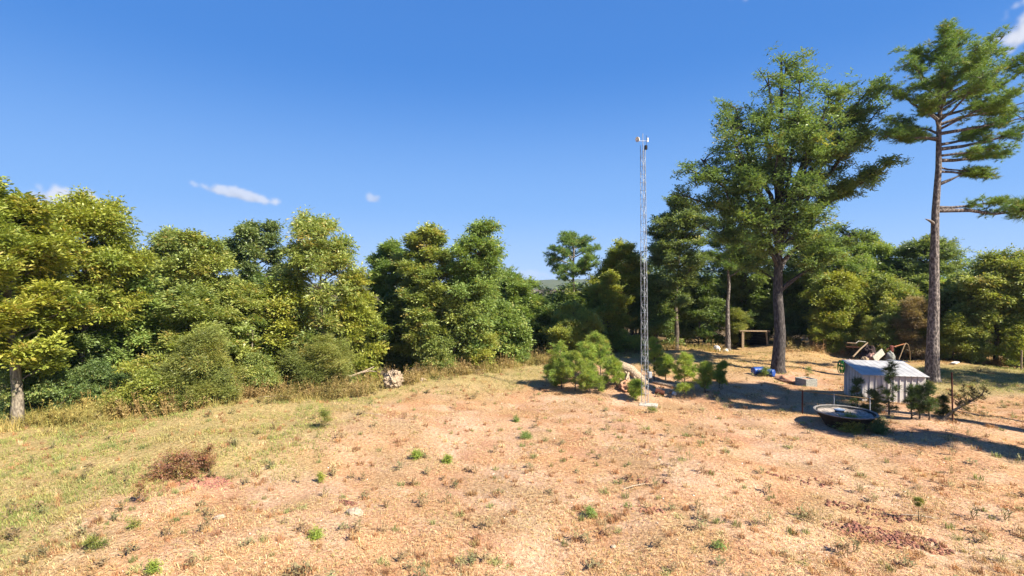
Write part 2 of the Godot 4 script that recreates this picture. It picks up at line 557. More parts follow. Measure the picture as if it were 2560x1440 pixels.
# One tree: trunk (with its limbs) and crown. at: foot; top: height of its tip above the yard's datum; o: options
func grow(called: String, label: String, category: String, x: float, z: float, top: float, radius: float, kind: String, o := {}, group := "") -> Node3D:
	rng.seed = hash(label)
	var foot := Vector3(x, ground(x, z) - 0.05, z)
	var tree := thing(called, label, category, foot, 0.0, group)
	var tall: float = top - foot.y
	var cb: float = o.get("cb", 0.18)
	var lean: Vector2 = o.get("lean", Vector2(rr(-0.05, 0.05), rr(-0.05, 0.05)) * tall)
	var tr: float = o.get("trunk", clampf(tall * 0.018, 0.03, 0.22))
	var flat: float = o.get("flat", 0.9)
	var size: float = o.get("size", 1.0)
	var sec: int = o.get("sec", 8)
	var per: int = o.get("per", 4)
	var form: String = o.get("form", "round")
	var wood := Buf.new()
	var trunk := []
	var tr_r := []
	var steps := 9
	for k in steps:
		var u := float(k) / (steps - 1)
		var sway: Vector3 = Vector3(rr(-1, 1), 0, rr(-1, 1)) * tall * o.get("sway", 0.008) * (1.0 if k > 0 and k < steps - 1 else 0.0)
		trunk.append(Vector3(lean.x * u * u, tall * 0.96 * u, lean.y * u * u) + sway)
		tr_r.append(tr * lerpf(1.0, 0.16, pow(u, 0.85)))
	if o.get("flare", true):
		trunk.insert(1, trunk[0].lerp(trunk[1], 0.14))
		trunk.insert(2, trunk[0].lerp(trunk[2], 0.36))
		tr_r.insert(1, tr * 1.12)
		tr_r.insert(2, tr * 1.02)
		tr_r[0] = tr * 1.45
	wood.tube(trunk, tr_r, o.get("sides", 8), Color.WHITE)
	var limbs: Array = o.get("limbs", [])
	if limbs.is_empty():
		var n: int = o.get("n", 16)
		var spin := rr(0, TAU)
		var lobe: float = radius * o.get("lobe", 0.40)
		var domed: bool = form in ["round", "oval", "mound"]
		var peak: float = tall - lobe * 0.6
		var dome := minf(radius * (1.25 if form == "oval" else 0.95), (peak - cb * tall) * 0.7)
		if form == "mound":
			dome = peak * 0.9
		for k in n:
			var t := (k + rr(0.1, 0.9)) / n
			var az := spin + k * 2.39996 + rr(-0.4, 0.4)
			var r: float = radius * shape_of(form, t) * rr(0.62, 1.0)
			var hy := tall * lerpf(cb, 0.97, t)
			if domed:
				hy = lerpf(cb * tall + lobe * 0.3, peak, pow(t, 0.7))
				var over := clampf((hy - (peak - dome)) / dome, 0.0, 1.0)
				r = (radius - lobe * 0.6) * sqrt(maxf(0.0, 1.0 - over * over * 0.92)) * lerpf(0.8, 1.0, smoothstep(0.0, 0.3, t)) * sqrt(rr(0.35, 1.0)) * (1.0 + 0.18 * sin(az * 2.0 + spin))
				hy += rr(-0.7, 0.5) * lobe
			var from := clampf(hy - r * rr(0.35, 0.8), tall * cb * 0.55, tall * 0.92)
			limbs.append([from, cos(az) * r + lean.x * t * t, hy, sin(az) * r + lean.y * t * t, lobe * rr(0.7, 1.15)])
		limbs.append([tall * 0.8, lean.x, tall * 0.965, lean.y, radius * o.get("lobe", 0.40) * 0.8])
	limbs.append_array(o.get("extra", []))
	var kinds: Array = spray[o.get("leaf", "broad")]
	var leaf_mesh: ArrayMesh = kinds[rng.randi() % kinds.size()]
	var places := []
	var tints := []
	for lb in limbs:
		var u0: float = clampf(lb[0] / (tall * 0.96), 0.02, 0.97)
		var a := on_line(trunk if not o.get("flare", true) else trunk, 0.0)
		# the trunk's own point at that height
		for q in trunk.size() - 1:
			if trunk[q + 1].y >= lb[0] or q == trunk.size() - 2:
				a = trunk[q].lerp(trunk[q + 1], clampf((lb[0] - trunk[q].y) / maxf(trunk[q + 1].y - trunk[q].y, 0.01), 0, 1))
				break
		var e := Vector3(lb[1], lb[2], lb[3])
		var sag: float = o.get("sag", 0.10)
		var d := e - a
		var line := [a]
		for q in [0.25, 0.5, 0.75]:
			line.append(a + d * q + Vector3(rr(-1, 1), rr(-0.6, 0.6) + sag * 6.0 * q * (1.0 - q), rr(-1, 1)) * d.length() * 0.05)
		line.append(e)
		var r0: float = minf(tr * lerpf(0.55, 0.25, u0), 0.012 + d.length() * 0.022)
		wood.tube(line, [r0, r0 * 0.8, r0 * 0.6, r0 * 0.42, r0 * 0.2], 5, Color.WHITE, false)
		var lr: float = lb[4]
		var side_tint := rr(0.15, 0.85)
		var inner: float = o.get("inner", 0.35)
		var count := int(sec * (lb[5] if lb.size() > 5 else 1.0))
		for s in count:
			var u := rr(inner, 1.0)
			var p := on_line(line, u)
			var dir := Vector3(rr(-1, 1), rr(-0.55, 1.0), rr(-1, 1))
			dir = (dir.normalized() + Vector3(d.x, 0.0, d.z).normalized() * 0.4).normalized()
			var reach: float = lr * rr(0.45, 1.0) * lerpf(0.75, 1.0, u)
			var tip := p + Vector3(dir.x, dir.y * flat, dir.z) * reach
			if o.get("twigs", true):
				wood.tube([p, p.lerp(tip, 0.5) + Vector3(0, reach * 0.06, 0), tip], [r0 * 0.28 + 0.004, r0 * 0.2 + 0.003, 0.003], 3, Color.WHITE, false)
			for c in per:
				var at := p.lerp(tip, rr(0.35, 1.08)) + Vector3(rr(-1, 1), rr(-1, 1) * flat, rr(-1, 1)) * lr * 0.16
				if at.y < 0.08:
					continue
				var sc: float = size * rr(0.7, 1.2)
				var bs := Basis(Vector3.UP, rr(0, TAU)) * Basis(Vector3.RIGHT, rr(-0.55, 0.55)) * Basis().scaled(Vector3(sc, sc * o.get("squash", 0.9), sc))
				places.append(Transform3D(bs, at))
				tints.append(leaf_tint(kind, side_tint))
	for dead in o.get("snags", []):   # bare dead branches: height, end point
		var a := Vector3.ZERO
		for q in trunk.size() - 1:
			if trunk[q + 1].y >= dead[0]:
				a = trunk[q].lerp(trunk[q + 1], (dead[0] - trunk[q].y) / maxf(trunk[q + 1].y - trunk[q].y, 0.01))
				break
		var e := Vector3(dead[1], dead[2], dead[3])
		wood.tube([a, a.lerp(e, 0.5) + Vector3(0, rr(-0.1, 0.1), 0), e], [tr * 0.34, tr * 0.24, 0.012], 5, Color(1.25, 1.2, 1.1), false)
	part("trunk", wood.mesh(), M[o.get("bark", "bark")], tree)
	scatter(o.get("crown", "crown"), leaf_mesh, M.needle if o.get("leaf", "broad") in ["pine", "sapling"] else M.leaf, places, tints, tree)
	return tree

# ------------------------------------------------------------------ sky
func make_sky() -> PanoramaSkyMaterial:
	var w := 2048
	var h := 1024
	var im := Image.create_empty(w, h, false, Image.FORMAT_RGBF)
	var zen := Color(0.032, 0.118, 0.41)
	var mid := Color(0.078, 0.245, 0.64)
	var low := Color(0.225, 0.425, 0.79)
	var rim := Color(0.40, 0.56, 0.83)
	for y in h:
		var el := 90.0 - (y + 0.5) * 180.0 / h
		var c := rim
		if el > 34.0:
			c = mid.lerp(zen, smoothstep(8.0, 62.0, el)).lerp(zen, smoothstep(34.0, 60.0, el))
		elif el > 14.0:
			c = mid.lerp(zen, smoothstep(8.0, 62.0, el))
			c = low.lerp(c, smoothstep(4.0, 24.0, el))
		elif el > 0.0:
			c = low.lerp(mid.lerp(zen, smoothstep(8.0, 62.0, el)), smoothstep(4.0, 24.0, el))
			c = rim.lerp(c, smoothstep(-2.0, 9.0, el))
		im.fill_rect(Rect2i(0, y, w, 1), c)
	# small fair-weather clouds: [bearing from ahead, elevation, half width, half height (degrees), strength, seed]
	var wisps := noise_of(FastNoiseLite.TYPE_SIMPLEX, 1.0, 5, 77)
	var clouds := [
		[-28.7, 8.75, 3.6, 0.58, 0.8, 1, -0.17], [-41.6, 7.0, 2.4, 1.1, 0.9, 2, -0.1], [-15.5, 9.2, 0.9, 0.5, 0.55, 3, -0.1],
		[47.2, 19.9, 3.2, 1.9, 1.15, 4, 0.25], [25.4, 27.9, 2.0, 1.0, 0.5, 5, 0.25], [1.6, 0.7, 3.4, 0.6, 0.32, 6, 0.0], [-1.6, 1.3, 1.2, 0.5, 0.3, 7, 0.0],
		[-78.0, 11.0, 5.0, 1.3, 0.9, 8, -0.1], [96.0, 14.0, 6.0, 2.2, 0.9, 9, 0.1], [150.0, 10.0, 4.0, 1.0, 0.8, 10, -0.1], [-140.0, 17.0, 3.0, 1.0, 0.8, 11, 0.1],
	]
	for c in clouds:
		var x0 := int((c[0] - c[2] * 1.5) / 360.0 * w)
		var x1 := int((c[0] + c[2] * 1.5) / 360.0 * w)
		var y0 := int((90.0 - c[1] - c[3] * 2.2) / 180.0 * h)
		var y1 := int((90.0 - c[1] + c[3] * 2.2) / 180.0 * h)
		for y in range(y0, y1 + 1):
			for x in range(x0, x1 + 1):
				var dx: float = ((x + 0.5) * 360.0 / w - c[0]) / c[2]
				var dy: float = (90.0 - (y + 0.5) * 180.0 / h - c[1]) / c[3] - dx * c[6] * c[2] / c[3]
				var puff := wisps.get_noise_2d(dx * minf(c[2], 3.0) * 0.6 + c[5] * 31.0, dy * minf(c[3], 1.5) * 0.6) * 0.85 + 0.25
				var d := 1.0 - (dx * dx + dy * dy * (0.8 if dy > 0 else 1.6)) + puff
				var a := clampf(smoothstep(0.15, 0.85, d) * c[4], 0.0, 1.0)
				if a > 0.0:
					var px := posmod(x, w)
					var shade := lerpf(0.80, 1.0, smoothstep(-0.5, 0.6, dy + puff))
					im.set_pixel(px, y, im.get_pixel(px, y).lerp(Color(0.60, 0.64, 0.75) * shade, a))
	var s := PanoramaSkyMaterial.new()
	s.panorama = ImageTexture.create_from_image(im)
	return s

# ------------------------------------------------------------------ ground
func soil_tone(x: float, z: float) -> Color:
	var a := patch_noise.get_noise_2d(x * 2.3, z * 2.3)
	var b := patch_noise.get_noise_2d(x * 6.0 + 300.0, z * 6.0)
	var c := Color(0.70, 0.475, 0.335).lerp(Color(0.66, 0.410, 0.250), smoothstep(-0.25, 0.35, a))
	c = c.lerp(Color(0.76, 0.565, 0.43), smoothstep(0.05, 0.5, b) * 0.7)
	c = c.lerp(Color(0.50, 0.265, 0.165), smoothstep(0.26, 0.55, patch_noise.get_noise_2d(x * 4.0 - 70.0, z * 4.0 + 20.0)) * 0.55)
	c = c.lerp(Color(0.44, 0.34, 0.19), smoothstep(0.15, 0.5, patch_noise.get_noise_2d(x * 3.0 + 170.0, z * 3.0 - 60.0)) * 0.45)
	c = c.lerp(Color(0.48, 0.41, 0.20), turf(x, z) * 0.9)
	c = c.lerp(Color(0.58, 0.43, 0.22), gold(x, z) * 0.75)
	c = c.lerp(Color(0.36, 0.37, 0.14), lush(x, z) * 0.7)
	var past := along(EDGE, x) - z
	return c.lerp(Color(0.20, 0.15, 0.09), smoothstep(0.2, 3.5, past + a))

func spread(n: int, near: float, far: float, sides := 1.2) -> PackedVector3Array:
	# places on the yard, thicker near the viewer
	var out := PackedVector3Array()
	while out.size() < n:
		var z := near + (far - near) * pow(rng.randf(), 1.35)
		var x := rr(-1, 1) * (z * sides + 1.5)
		out.append(Vector3(x, 0, -z))
	return out

func tilted(p: Vector3, s: Vector3, yaw: float) -> Transform3D:
	var e := 0.3
	var nx := ground(p.x + e, p.z) - ground(p.x - e, p.z)
	var nz := ground(p.x, p.z + e) - ground(p.x, p.z - e)
	var up := Vector3(-nx, 2.0 * e, -nz).normalized()
	var f := Vector3(sin(yaw), 0, cos(yaw))
	var r := f.cross(up).normalized()
	return Transform3D(Basis(r * s.x, up * s.y, up.cross(r) * -s.z), Vector3(p.x, ground(p.x, p.z), p.z))

func make_ground() -> void:
	var xs := PackedFloat32Array()
	var zs := PackedFloat32Array()
	var v := -46.0
	while v <= 46.01:
		xs.append(v)
		v += 0.4 if absf(v) < 30.0 else 0.8
	v = 3.0
	while v > -44.0:
		zs.append(v)
		v -= 0.3 if v > -32.0 else 0.7
	var step := 1.5
	while v > -2500.0:
		zs.append(v)
		v -= step
		step *= 1.22
	v = 4.5
	step = 2.0
	while v < 700.0:
		zs.insert(0, v)
		v += step
		step *= 1.5
	step = 1.6
	var left := -47.5
	while left > -2500.0:
		xs.insert(0, left)
		xs.append(-left)
		left -= step
		step *= 1.3
	var b := Buf.new()
	var w := xs.size()
	for z in zs:
		for x in xs:
			b.v.append(Vector3(x, ground(x, z), z))
			var e := 0.2
			b.n.append(Vector3(ground(x - e, z) - ground(x + e, z), 2.0 * e, ground(x, z - e) - ground(x, z + e)).normalized())
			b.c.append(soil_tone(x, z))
	for r in zs.size() - 1:
		for q in w - 1:
			var k := r * w + q
			b.i.append(k); b.i.append(k + w); b.i.append(k + 1)
			b.i.append(k + 1); b.i.append(k + w); b.i.append(k + w + 1)
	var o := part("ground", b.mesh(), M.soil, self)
	o.set_meta("kind", "structure")
	o.set_meta("label", "sloping hilltop yard of bare peach coloured soil and dry turf")

func make_far_hill() -> void:
	# the wooded ridge on the skyline
	var b := Buf.new()
	var bump := noise_of(FastNoiseLite.TYPE_CELLULAR, 0.05, 1, 5)
	var roll := noise_of(FastNoiseLite.TYPE_SIMPLEX, 0.0012, 3, 6)
	var n := 360
	var rows := 26
	for r in rows:
		for k in n + 1:
			var x := lerpf(-1700.0, 1700.0, float(k) / n)
			var u := float(r) / (rows - 1)
			var z := -lerpf(700.0, 1250.0, u)
			var crest := 4.0 + 9.0 * roll.get_noise_2d(x, 0.0)
			var y := lerpf(-16.0, crest, smoothstep(0.0, 0.85, u)) - 8.0 * smoothstep(0.9, 1.0, u)
			y += 5.0 * (0.5 - bump.get_noise_2d(x, z * 2.0))
			b.v.append(Vector3(x, y - 4.0, z))
			var t := 0.5 + 0.5 * patch_noise.get_noise_2d(x * 0.4, z * 0.4)
			b.c.append(Color(0.055, 0.085, 0.035).lerp(Color(0.11, 0.11, 0.045), t))
			b.n.append(Vector3.UP)
	for r in rows - 1:
		for k in n:
			var p := r * (n + 1) + k
			b.i.append(p); b.i.append(p + n + 1); b.i.append(p + 1)
			b.i.append(p + 1); b.i.append(p + n + 1); b.i.append(p + n + 2)
	b.refit_normals()
	var o := part("far_hill", b.mesh(), M.far_canopy, self)
	o.set_meta("kind", "structure")
	o.set_meta("label", "low wooded ridge far off on the skyline")

func lay(called: String, m: Mesh, mat: Material, spots: Array, label: String) -> void:
	# spots: [Vector3, scale, height scale, colour]
	var places := []
	var tints := []
	for s in spots:
		places.append(tilted(s[0], Vector3(s[1], s[2], s[1]), rr(0, TAU)))
		tints.append(s[3])
	var o := scatter(called, m, mat, places, tints, self)
	o.set_meta("label", label)

func straw_tone() -> Color:
	var q := rng.randf()
	if q < 0.5:
		return Color(0.72, 0.55, 0.32) * rr(0.7, 1.15)
	if q < 0.78:
		return Color(0.64, 0.40, 0.20) * rr(0.6, 1.1)
	if q < 0.9:
		return Color(0.42, 0.22, 0.12) * rr(0.7, 1.1)
	return Color(0.46, 0.40, 0.17) * rr(0.8, 1.1)

func green_tone() -> Color:
	return Color(0.38, 0.385, 0.12).lerp(Color(0.22, 0.30, 0.085), rng.randf()) * rr(0.8, 1.2)

func make_ground_cover() -> void:
	rng.seed = 4
	var short := blade_patch(60, 0.34, 0.02, 0.075, 0.010, 1.2, 0.06)
	var mixed := blade_patch(56, 0.32, 0.04, 0.16, 0.011, 0.9, 0.07)
	var tuft := blade_patch(42, 0.10, 0.07, 0.20, 0.012, 0.8, 0.0)
	var flat := litter_patch(60, 0.40, 0.055, 0.006)
	var stalks := stalk_patch(13, 0.32, 0.25, 0.85, 8)
	var low := []
	var bits := []
	var turfs := []
	var tufts := []
	for p in spread(9000, 6.5, 34.0):
		if p.z < along(EDGE, p.x) - 1.0:
			continue
		var t := turf(p.x, p.z)
		var g := gold(p.x, p.z)
		var l := lush(p.x, p.z)
		var dense := 0.5 + 0.9 * patch_noise.get_noise_2d(p.x * 3.0 + 9.0, p.z * 3.0)
		if rng.randf() < t * 0.75 or rng.randf() < l * 0.9 or rng.randf() < g * 0.55:
			var col := straw_tone().lerp(green_tone(), clampf(0.28 + t * 0.6 + l * 0.5 + patch_noise.get_noise_2d(p.x * 1.5, p.z * 1.5 + 50.0) * 0.7 - g * 0.15, 0.0, 0.95))
			turfs.append([p, rr(0.8, 1.3), rr(0.6, 1.2), col])
		elif rng.randf() < dense:
			low.append([p, rr(0.7, 1.25), rr(0.5, 1.3), straw_tone()])
		if rng.randf() < 0.55:
			bits.append([p + Vector3(rr(-0.3, 0.3), 0, rr(-0.3, 0.3)), rr(0.8, 1.3), 1.0, straw_tone() * 1.1])
	for p in spread(3300, 6.5, 32.0):
		if p.z < along(EDGE, p.x) - 0.5:
			continue
		var clump := patch_noise.get_noise_2d(p.x * 2.0 - 33.0, p.z * 2.0)
		if clump < 0.05 and rng.randf() < 0.6:
			continue
		var pick := rng.randf()
		var col := straw_tone() * 0.9
		if pick < 0.24:
			col = Color(0.36, 0.36, 0.16).lerp(Color(0.20, 0.25, 0.09), rng.randf()) * rr(0.7, 1.3)
		elif pick < 0.68:
			col = Color(0.46, 0.26, 0.13).lerp(Color(0.30, 0.16, 0.09), rng.randf()) * rr(0.8, 1.4)
		tufts.append([p, rr(0.35, 1.0) * (1.5 if rng.randf() < 0.06 else 1.0), rr(0.3, 1.0), col])
	var wiry := stalk_patch(5, 0.10, 0.10, 0.34, 4)
	var wires := []
	for p in spread(420, 6.5, 24.0):
		wires.append([p, rr(0.6, 1.1), rr(0.4, 1.1), Color(0.36, 0.25, 0.14).lerp(Color(0.24, 0.25, 0.12), rng.randf()) * rr(0.7, 1.2)])
	lay("wiry_stalks", wiry, M.blade, wires, "thin wiry dead stalks standing here and there on the yard")
	lay("dry_stubble", short, M.blade, low, "short dead grass stubble over the bare yard")
	lay("straw_litter", flat, M.blade, bits, "loose straw and dead stalks lying on the soil")
	lay("turf_grass", mixed, M.blade, turfs, "thin yellow green turf on the bank and round the yard's far side")
	lay("grass_tufts", tuft, M.blade, tufts, "scattered small tufts of dry and green grass")
	# tall weeds along the foot of the woods
	var tall := []
	for k in 720:
		var x := rr(-30.0, 34.0)
		var off := rr(-1.6, 1.5)
		var z := along(EDGE, x) + 0.8 - off
		var c := Color(0.42, 0.31, 0.14).lerp(Color(0.24, 0.22, 0.07), clampf(rr(-0.4, 1.0) + patch_noise.get_noise_2d(x * 4.0, z), 0, 1))
		if x > 19.0:
			c = Color(0.50, 0.34, 0.20).lerp(Color(0.36, 0.24, 0.12), rng.randf())
		elif x < -13.0:
			c = Color(0.46, 0.37, 0.13).lerp(Color(0.30, 0.29, 0.08), rng.randf())
		if (x > 3.5 and x < 18.5 and rng.randf() < 0.75) or (x > 14.4 and x < 17.6):
			continue
		tall.append([Vector3(x, 0, z), rr(0.8, 1.4), rr(0.5, 1.15), c * rr(0.8, 1.15)])
	lay("tall_dry_weeds", stalks, M.blade, tall, "tall dry weeds along the foot of the woods")
	var fringe := blade_patch(70, 0.40, 0.18, 0.60, 0.014, 0.8, 0.12)
	var hay := []
	for k in 540:
		var x := rr(-30.0, 32.0)
		var z := along(EDGE, x) + 1.0 - rr(-1.3, 1.6)
		if (x > 3.0 and x < 19.0 and rng.randf() < 0.7) or (x > 14.4 and x < 17.6):
			continue
		var c := Color(0.52, 0.40, 0.16).lerp(Color(0.34, 0.32, 0.10), rng.randf())
		if x > 19.0:
			c = Color(0.56, 0.40, 0.22) * rr(0.8, 1.1)
		hay.append([Vector3(x, 0, z), rr(0.7, 1.3), rr(0.4, 1.0), c * rr(0.8, 1.1)])
	for k in 130:   # the golden stand at the left
		var p := Vector3(rr(-20.0, -11.5), 0, rr(-17.2, -14.6))
		hay.append([p, rr(0.8, 1.3), rr(0.6, 1.1) * smoothstep(-10.5, -15.0, p.x), Color(0.55, 0.43, 0.17).lerp(Color(0.36, 0.36, 0.12), rng.randf()) * rr(0.75, 1.1)])
	lay("tall_dry_grass", fringe, M.blade, hay, "long yellow grass standing along the edge of the yard")

# ------------------------------------------------------------------ small builders
var unit_rod: ArrayMesh

func strut(called: String, a: Vector3, b: Vector3, r: float, mat: Material, parent: Node) -> MeshInstance3D:
	var o := part(called, unit_rod, mat, parent)
	var d := b - a
	var x := d.cross(Vector3.RIGHT if absf(d.normalized().x) < 0.8 else Vector3.FORWARD).normalized()
	o.transform = Transform3D(Basis(x * r, d, x.cross(d).normalized() * r), a)
	return o

func boxed(size: Vector3) -> ArrayMesh:
	var b := Buf.new()
	b.box(Vector3.ZERO, size)
	return b.mesh()

func tube_mesh(pts: Array, radii: Array, sides := 7) -> ArrayMesh:
	var b := Buf.new()
	b.tube(pts, radii, sides)
	return b.mesh()

func lump_mesh(size: Vector3, rough: float, freq: float, sd: int, rings := 10) -> ArrayMesh:
	var b := Buf.new()
	b.lump(Vector3.ZERO, size, noise_of(FastNoiseLite.TYPE_SIMPLEX, 1.0, 3, sd), rough, freq, Color.WHITE, rings)
	b.refit_normals()
	return b.mesh()

func make_mast() -> void:
	var at := on_ground(Vector3(4.99, 0.0, -18.64))
	var mast := thing("lattice_mast", "slender galvanised lattice antenna mast with dish on top", "antenna mast", at, 0.35)
	mast.rotation.z = 0.014
	var tall := 9.7
	var corner := func(k: int, y: float) -> Vector3:
		var r := lerpf(0.150, 0.100, y / tall)
		return Vector3(cos(TAU * k / 3.0) * r, y, sin(TAU * k / 3.0) * r)
	for k in 3:
		strut("leg", corner.call(k, -0.1), corner.call(k, tall), 0.011, M.galvanised, mast)
	var bays := 31
	for q in bays:
		var y0 := 0.12 + q * (tall - 0.3) / bays
		var y1 := 0.12 + (q + 1) * (tall - 0.3) / bays
		for k in 3:
			strut("rung", corner.call(k, y0), corner.call((k + 1) % 3, y0), 0.0045, M.galvanised, mast)
			if (q + k) % 2 == 0:
				strut("brace", corner.call(k, y0), corner.call((k + 1) % 3, y1), 0.0045, M.galvanised, mast)
			else:
				strut("brace", corner.call((k + 1) % 3, y0), corner.call(k, y1), 0.0045, M.galvanised, mast)
	for q in 8:
		var y := 0.9 + q * 1.22
		for k in 3:
			var s := Buf.new()
			s.tube([Vector3.ZERO, Vector3(0, 0.12, 0)], [0.015, 0.015], 7)
			var o := part("leg_splice", s.mesh(), M.galvanised, mast)
			o.position = corner.call(k, y)
	strut("top_tube", Vector3(0, tall - 0.9, 0), Vector3(0, tall + 0.42, 0), 0.012, M.galvanised, mast)
	strut("antenna_arm", Vector3(-0.24, tall + 0.12, 0.02), Vector3(0.22, tall + 0.16, 0.0), 0.010, M.galvanised, mast)
	var dish := Buf.new()
	dish.lathe([Vector2(0.0, 0.10), Vector2(0.07, 0.095), Vector2(0.13, 0.05), Vector2(0.165, -0.02), Vector2(0.17, -0.05), Vector2(0.16, -0.05), Vector2(0.12, 0.03), Vector2(0.06, 0.07), Vector2(0.0, 0.08)], 24)
	var dm := part("dish", dish.mesh(), M.white_plastic, mast)
	dm.position = Vector3(-0.24, tall + 0.17, 0.03)
	dm.scale = Vector3.ONE * 0.58
	dm.rotation = Vector3(0.2, 0.2, -PI * 0.46)
	var hub := part("dish_feed", tube_mesh([Vector3(0, 0.0, 0), Vector3(0, -0.17, 0)], [0.03, 0.022]), M.white_plastic, dm)
	hub.position = Vector3(0, 0.05, 0)
	var panel := part("panel_antenna", boxed(Vector3(0.04, 0.16, 0.03)), M.white_plastic, mast)
	panel.position = Vector3(0.22, tall + 0.20, 0)
	var whip := strut("whip_antenna", Vector3(0.12, tall - 0.1, 0.05), Vector3(0.12, tall + 0.34, 0.05), 0.008, M.black_cable, mast)
	var radio := part("radio_box", boxed(Vector3(0.10, 0.16, 0.08)), M.dark_board, mast)
	radio.position = Vector3(0.06, tall - 0.12, 0.10)
	var pts := []
	var rad := []
	for q in 34:
		pts.append(Vector3(0.03 + 0.025 * sin(q * 1.7), 0.05 + q * (tall - 0.2) / 33.0, 0.05 + 0.02 * cos(q * 1.1)))
		rad.append(0.007)
	part("signal_cable", tube_mesh(pts, rad, 5), M.black_cable, mast)
	var jb := part("junction_box", boxed(Vector3(0.14, 0.22, 0.12)), M.galvanised, mast)
	jb.position = Vector3(0.10, 1.15, 0.16)
	var slab := single("concrete_slab", boxed(Vector3(0.66, 0.08, 0.40)), M.concrete, "pale concrete slab on the soil at the foot of the mast", "slab", on_ground(Vector3(5.06, 0.0, -18.46), 0.05), -0.35)
	slab.rotation.z = 0.02

func make_well_house() -> void:
	# 2.05 m wide, 1.45 m deep; low front towards the yard, higher back
	var at := on_ground(Vector3(14.12, 0, -18.95))
	at.y = 0.0
	var turn := 0.20
	var s := thing("well_house", "low pale ribbed metal well house with a single slope roof", "shed", at, -turn * -1.0)
	s.rotation.y = -turn
	var w := 2.06
	var d := 1.45
	var hf := 1.10
	var hb := 1.36
	var low := -0.25
	# walls are thin sheets with proud ribs
	var front := part("front_wall", boxed(Vector3(w - 0.10, hf - low, 0.03)), M.sheet_metal, s)
	front.position = Vector3(0, (hf + low) * 0.5 - 0.03, d * 0.5)
	var back := part("back_wall", boxed(Vector3(w - 0.10, hb - low, 0.03)), M.sheet_metal, s)
	back.position = Vector3(0, (hb + low) * 0.5 - 0.03, -d * 0.5)
	var panels := 10
	var pw := (w - 0.10) / panels
	var pm := boxed(Vector3(pw - 0.050, hf - low - 0.06, 0.012))
	var rm := boxed(Vector3(0.034, hf - low - 0.04, 0.045))
	for k in panels:
		var p := part("panel", pm, M.sheet_metal, front)
		p.position = Vector3(-(w - 0.10) * 0.5 + (k + 0.5) * pw, 0, 0.0195)
		if k > 0:
			var r := part("rib", rm, M.sheet_metal, front)
			r.position = Vector3(-(w - 0.10) * 0.5 + k * pw, 0, 0.034)
	for side in [-1.0, 1.0]:
		var b := Buf.new()
		var x := 0.015
		var zf := d * 0.5 - 0.02
		var a0 := Vector3(0, low, zf)
		var a1 := Vector3(0, hf - 0.04, zf)
		var a2 := Vector3(0, hb - 0.04, -zf)
		var a3 := Vector3(0, low, -zf)
		var o := Vector3(x, 0, 0)
		b.face_out(a0 + o, a1 + o, a2 + o, a3 + o, Vector3.RIGHT, Color.WHITE)
		b.face_out(a0 - o, a1 - o, a2 - o, a3 - o, Vector3.LEFT, Color.WHITE)
		b.face_out(a1 + o, a1 - o, a2 - o, a2 + o, Vector3.UP, Color.WHITE)
		b.face_out(a0 + o, a0 - o, a1 - o, a1 + o, Vector3.BACK, Color.WHITE)
		b.face_out(a3 + o, a3 - o, a2 - o, a2 + o, Vector3.FORWARD, Color.WHITE)
		var wall := part("side_wall", b.mesh(), M.sheet_metal, s)
		wall.position = Vector3(side * (w * 0.5 - 0.05), 0, 0)
		for k in 6:
			var z := lerpf(-zf, zf, (k + 0.5) / 6.0)
			var hh := lerpf(hb, hf, (k + 0.5) / 6.0) - 0.06 - low
			var r := part("rib", boxed(Vector3(0.030, hh, 0.034)), M.sheet_metal, wall)
			r.position = Vector3(side * 0.030, low + hh * 0.5, z)
		for e in [-1.0, 1.0]:
			var h2: float = (hf if e > 0 else hb) - 0.05 - low
			var c := part("corner_trim", boxed(Vector3(0.07, h2, 0.07)), M.sheet_metal, s)
			c.position = Vector3(side * (w * 0.5 - 0.035), low + h2 * 0.5, e * (d * 0.5 - 0.012))
	# roof: ten ribbed sheets
	var slope := atan2(hb - hf, d)
	var roof := thing_part("roof", s)
	roof.position = Vector3(0, (hf + hb) * 0.5, 0.02)
	roof.rotation.x = slope
	var rl := d / cos(slope) + 0.24
	var n := 11
	var rw := (w + 0.12) / n
	var sheet := boxed(Vector3(rw - 0.004, 0.018, rl))
	var seam := Buf.new()
	var hh := 0.006
	for e in [-1.0, 1.0]:
		seam.face_out(Vector3(e * 0.026, 0, -rl * 0.5), Vector3(e * 0.026, 0, rl * 0.5), Vector3(e * 0.010, hh, rl * 0.5), Vector3(e * 0.010, hh, -rl * 0.5), Vector3(e, 0.6, 0), Color.WHITE)
		seam.face_out(Vector3(-0.026, 0, e * rl * 0.5), Vector3(0.026, 0, e * rl * 0.5), Vector3(0.010, hh, e * rl * 0.5), Vector3(-0.010, hh, e * rl * 0.5), Vector3(0, 0, e), Color.WHITE)
	seam.face_out(Vector3(-0.010, hh, -rl * 0.5), Vector3(0.010, hh, -rl * 0.5), Vector3(0.010, hh, rl * 0.5), Vector3(-0.010, hh, rl * 0.5), Vector3.UP, Color.WHITE)
	var seam_mesh := seam.mesh()
	for k in n:
		var p := part("roof_sheet", sheet, M.roof_metal, roof)
		p.position = Vector3(-(w + 0.12) * 0.5 + (k + 0.5) * rw, 0, 0)
		var r := part("seam", seam_mesh, M.roof_metal, roof)
		r.position = Vector3(-(w + 0.12) * 0.5 + (k + 0.08) * rw, 0.0105, 0)
	var beam := part("roof_beam", boxed(Vector3(0.55, 0.05, 0.08)), M.old_plank, s)
	beam.position = Vector3(-w * 0.5 - 0.20, hb - 0.055, -d * 0.5 + 0.10)
	# hose hung over the end of that beam
	var loops := []
	var lr := []
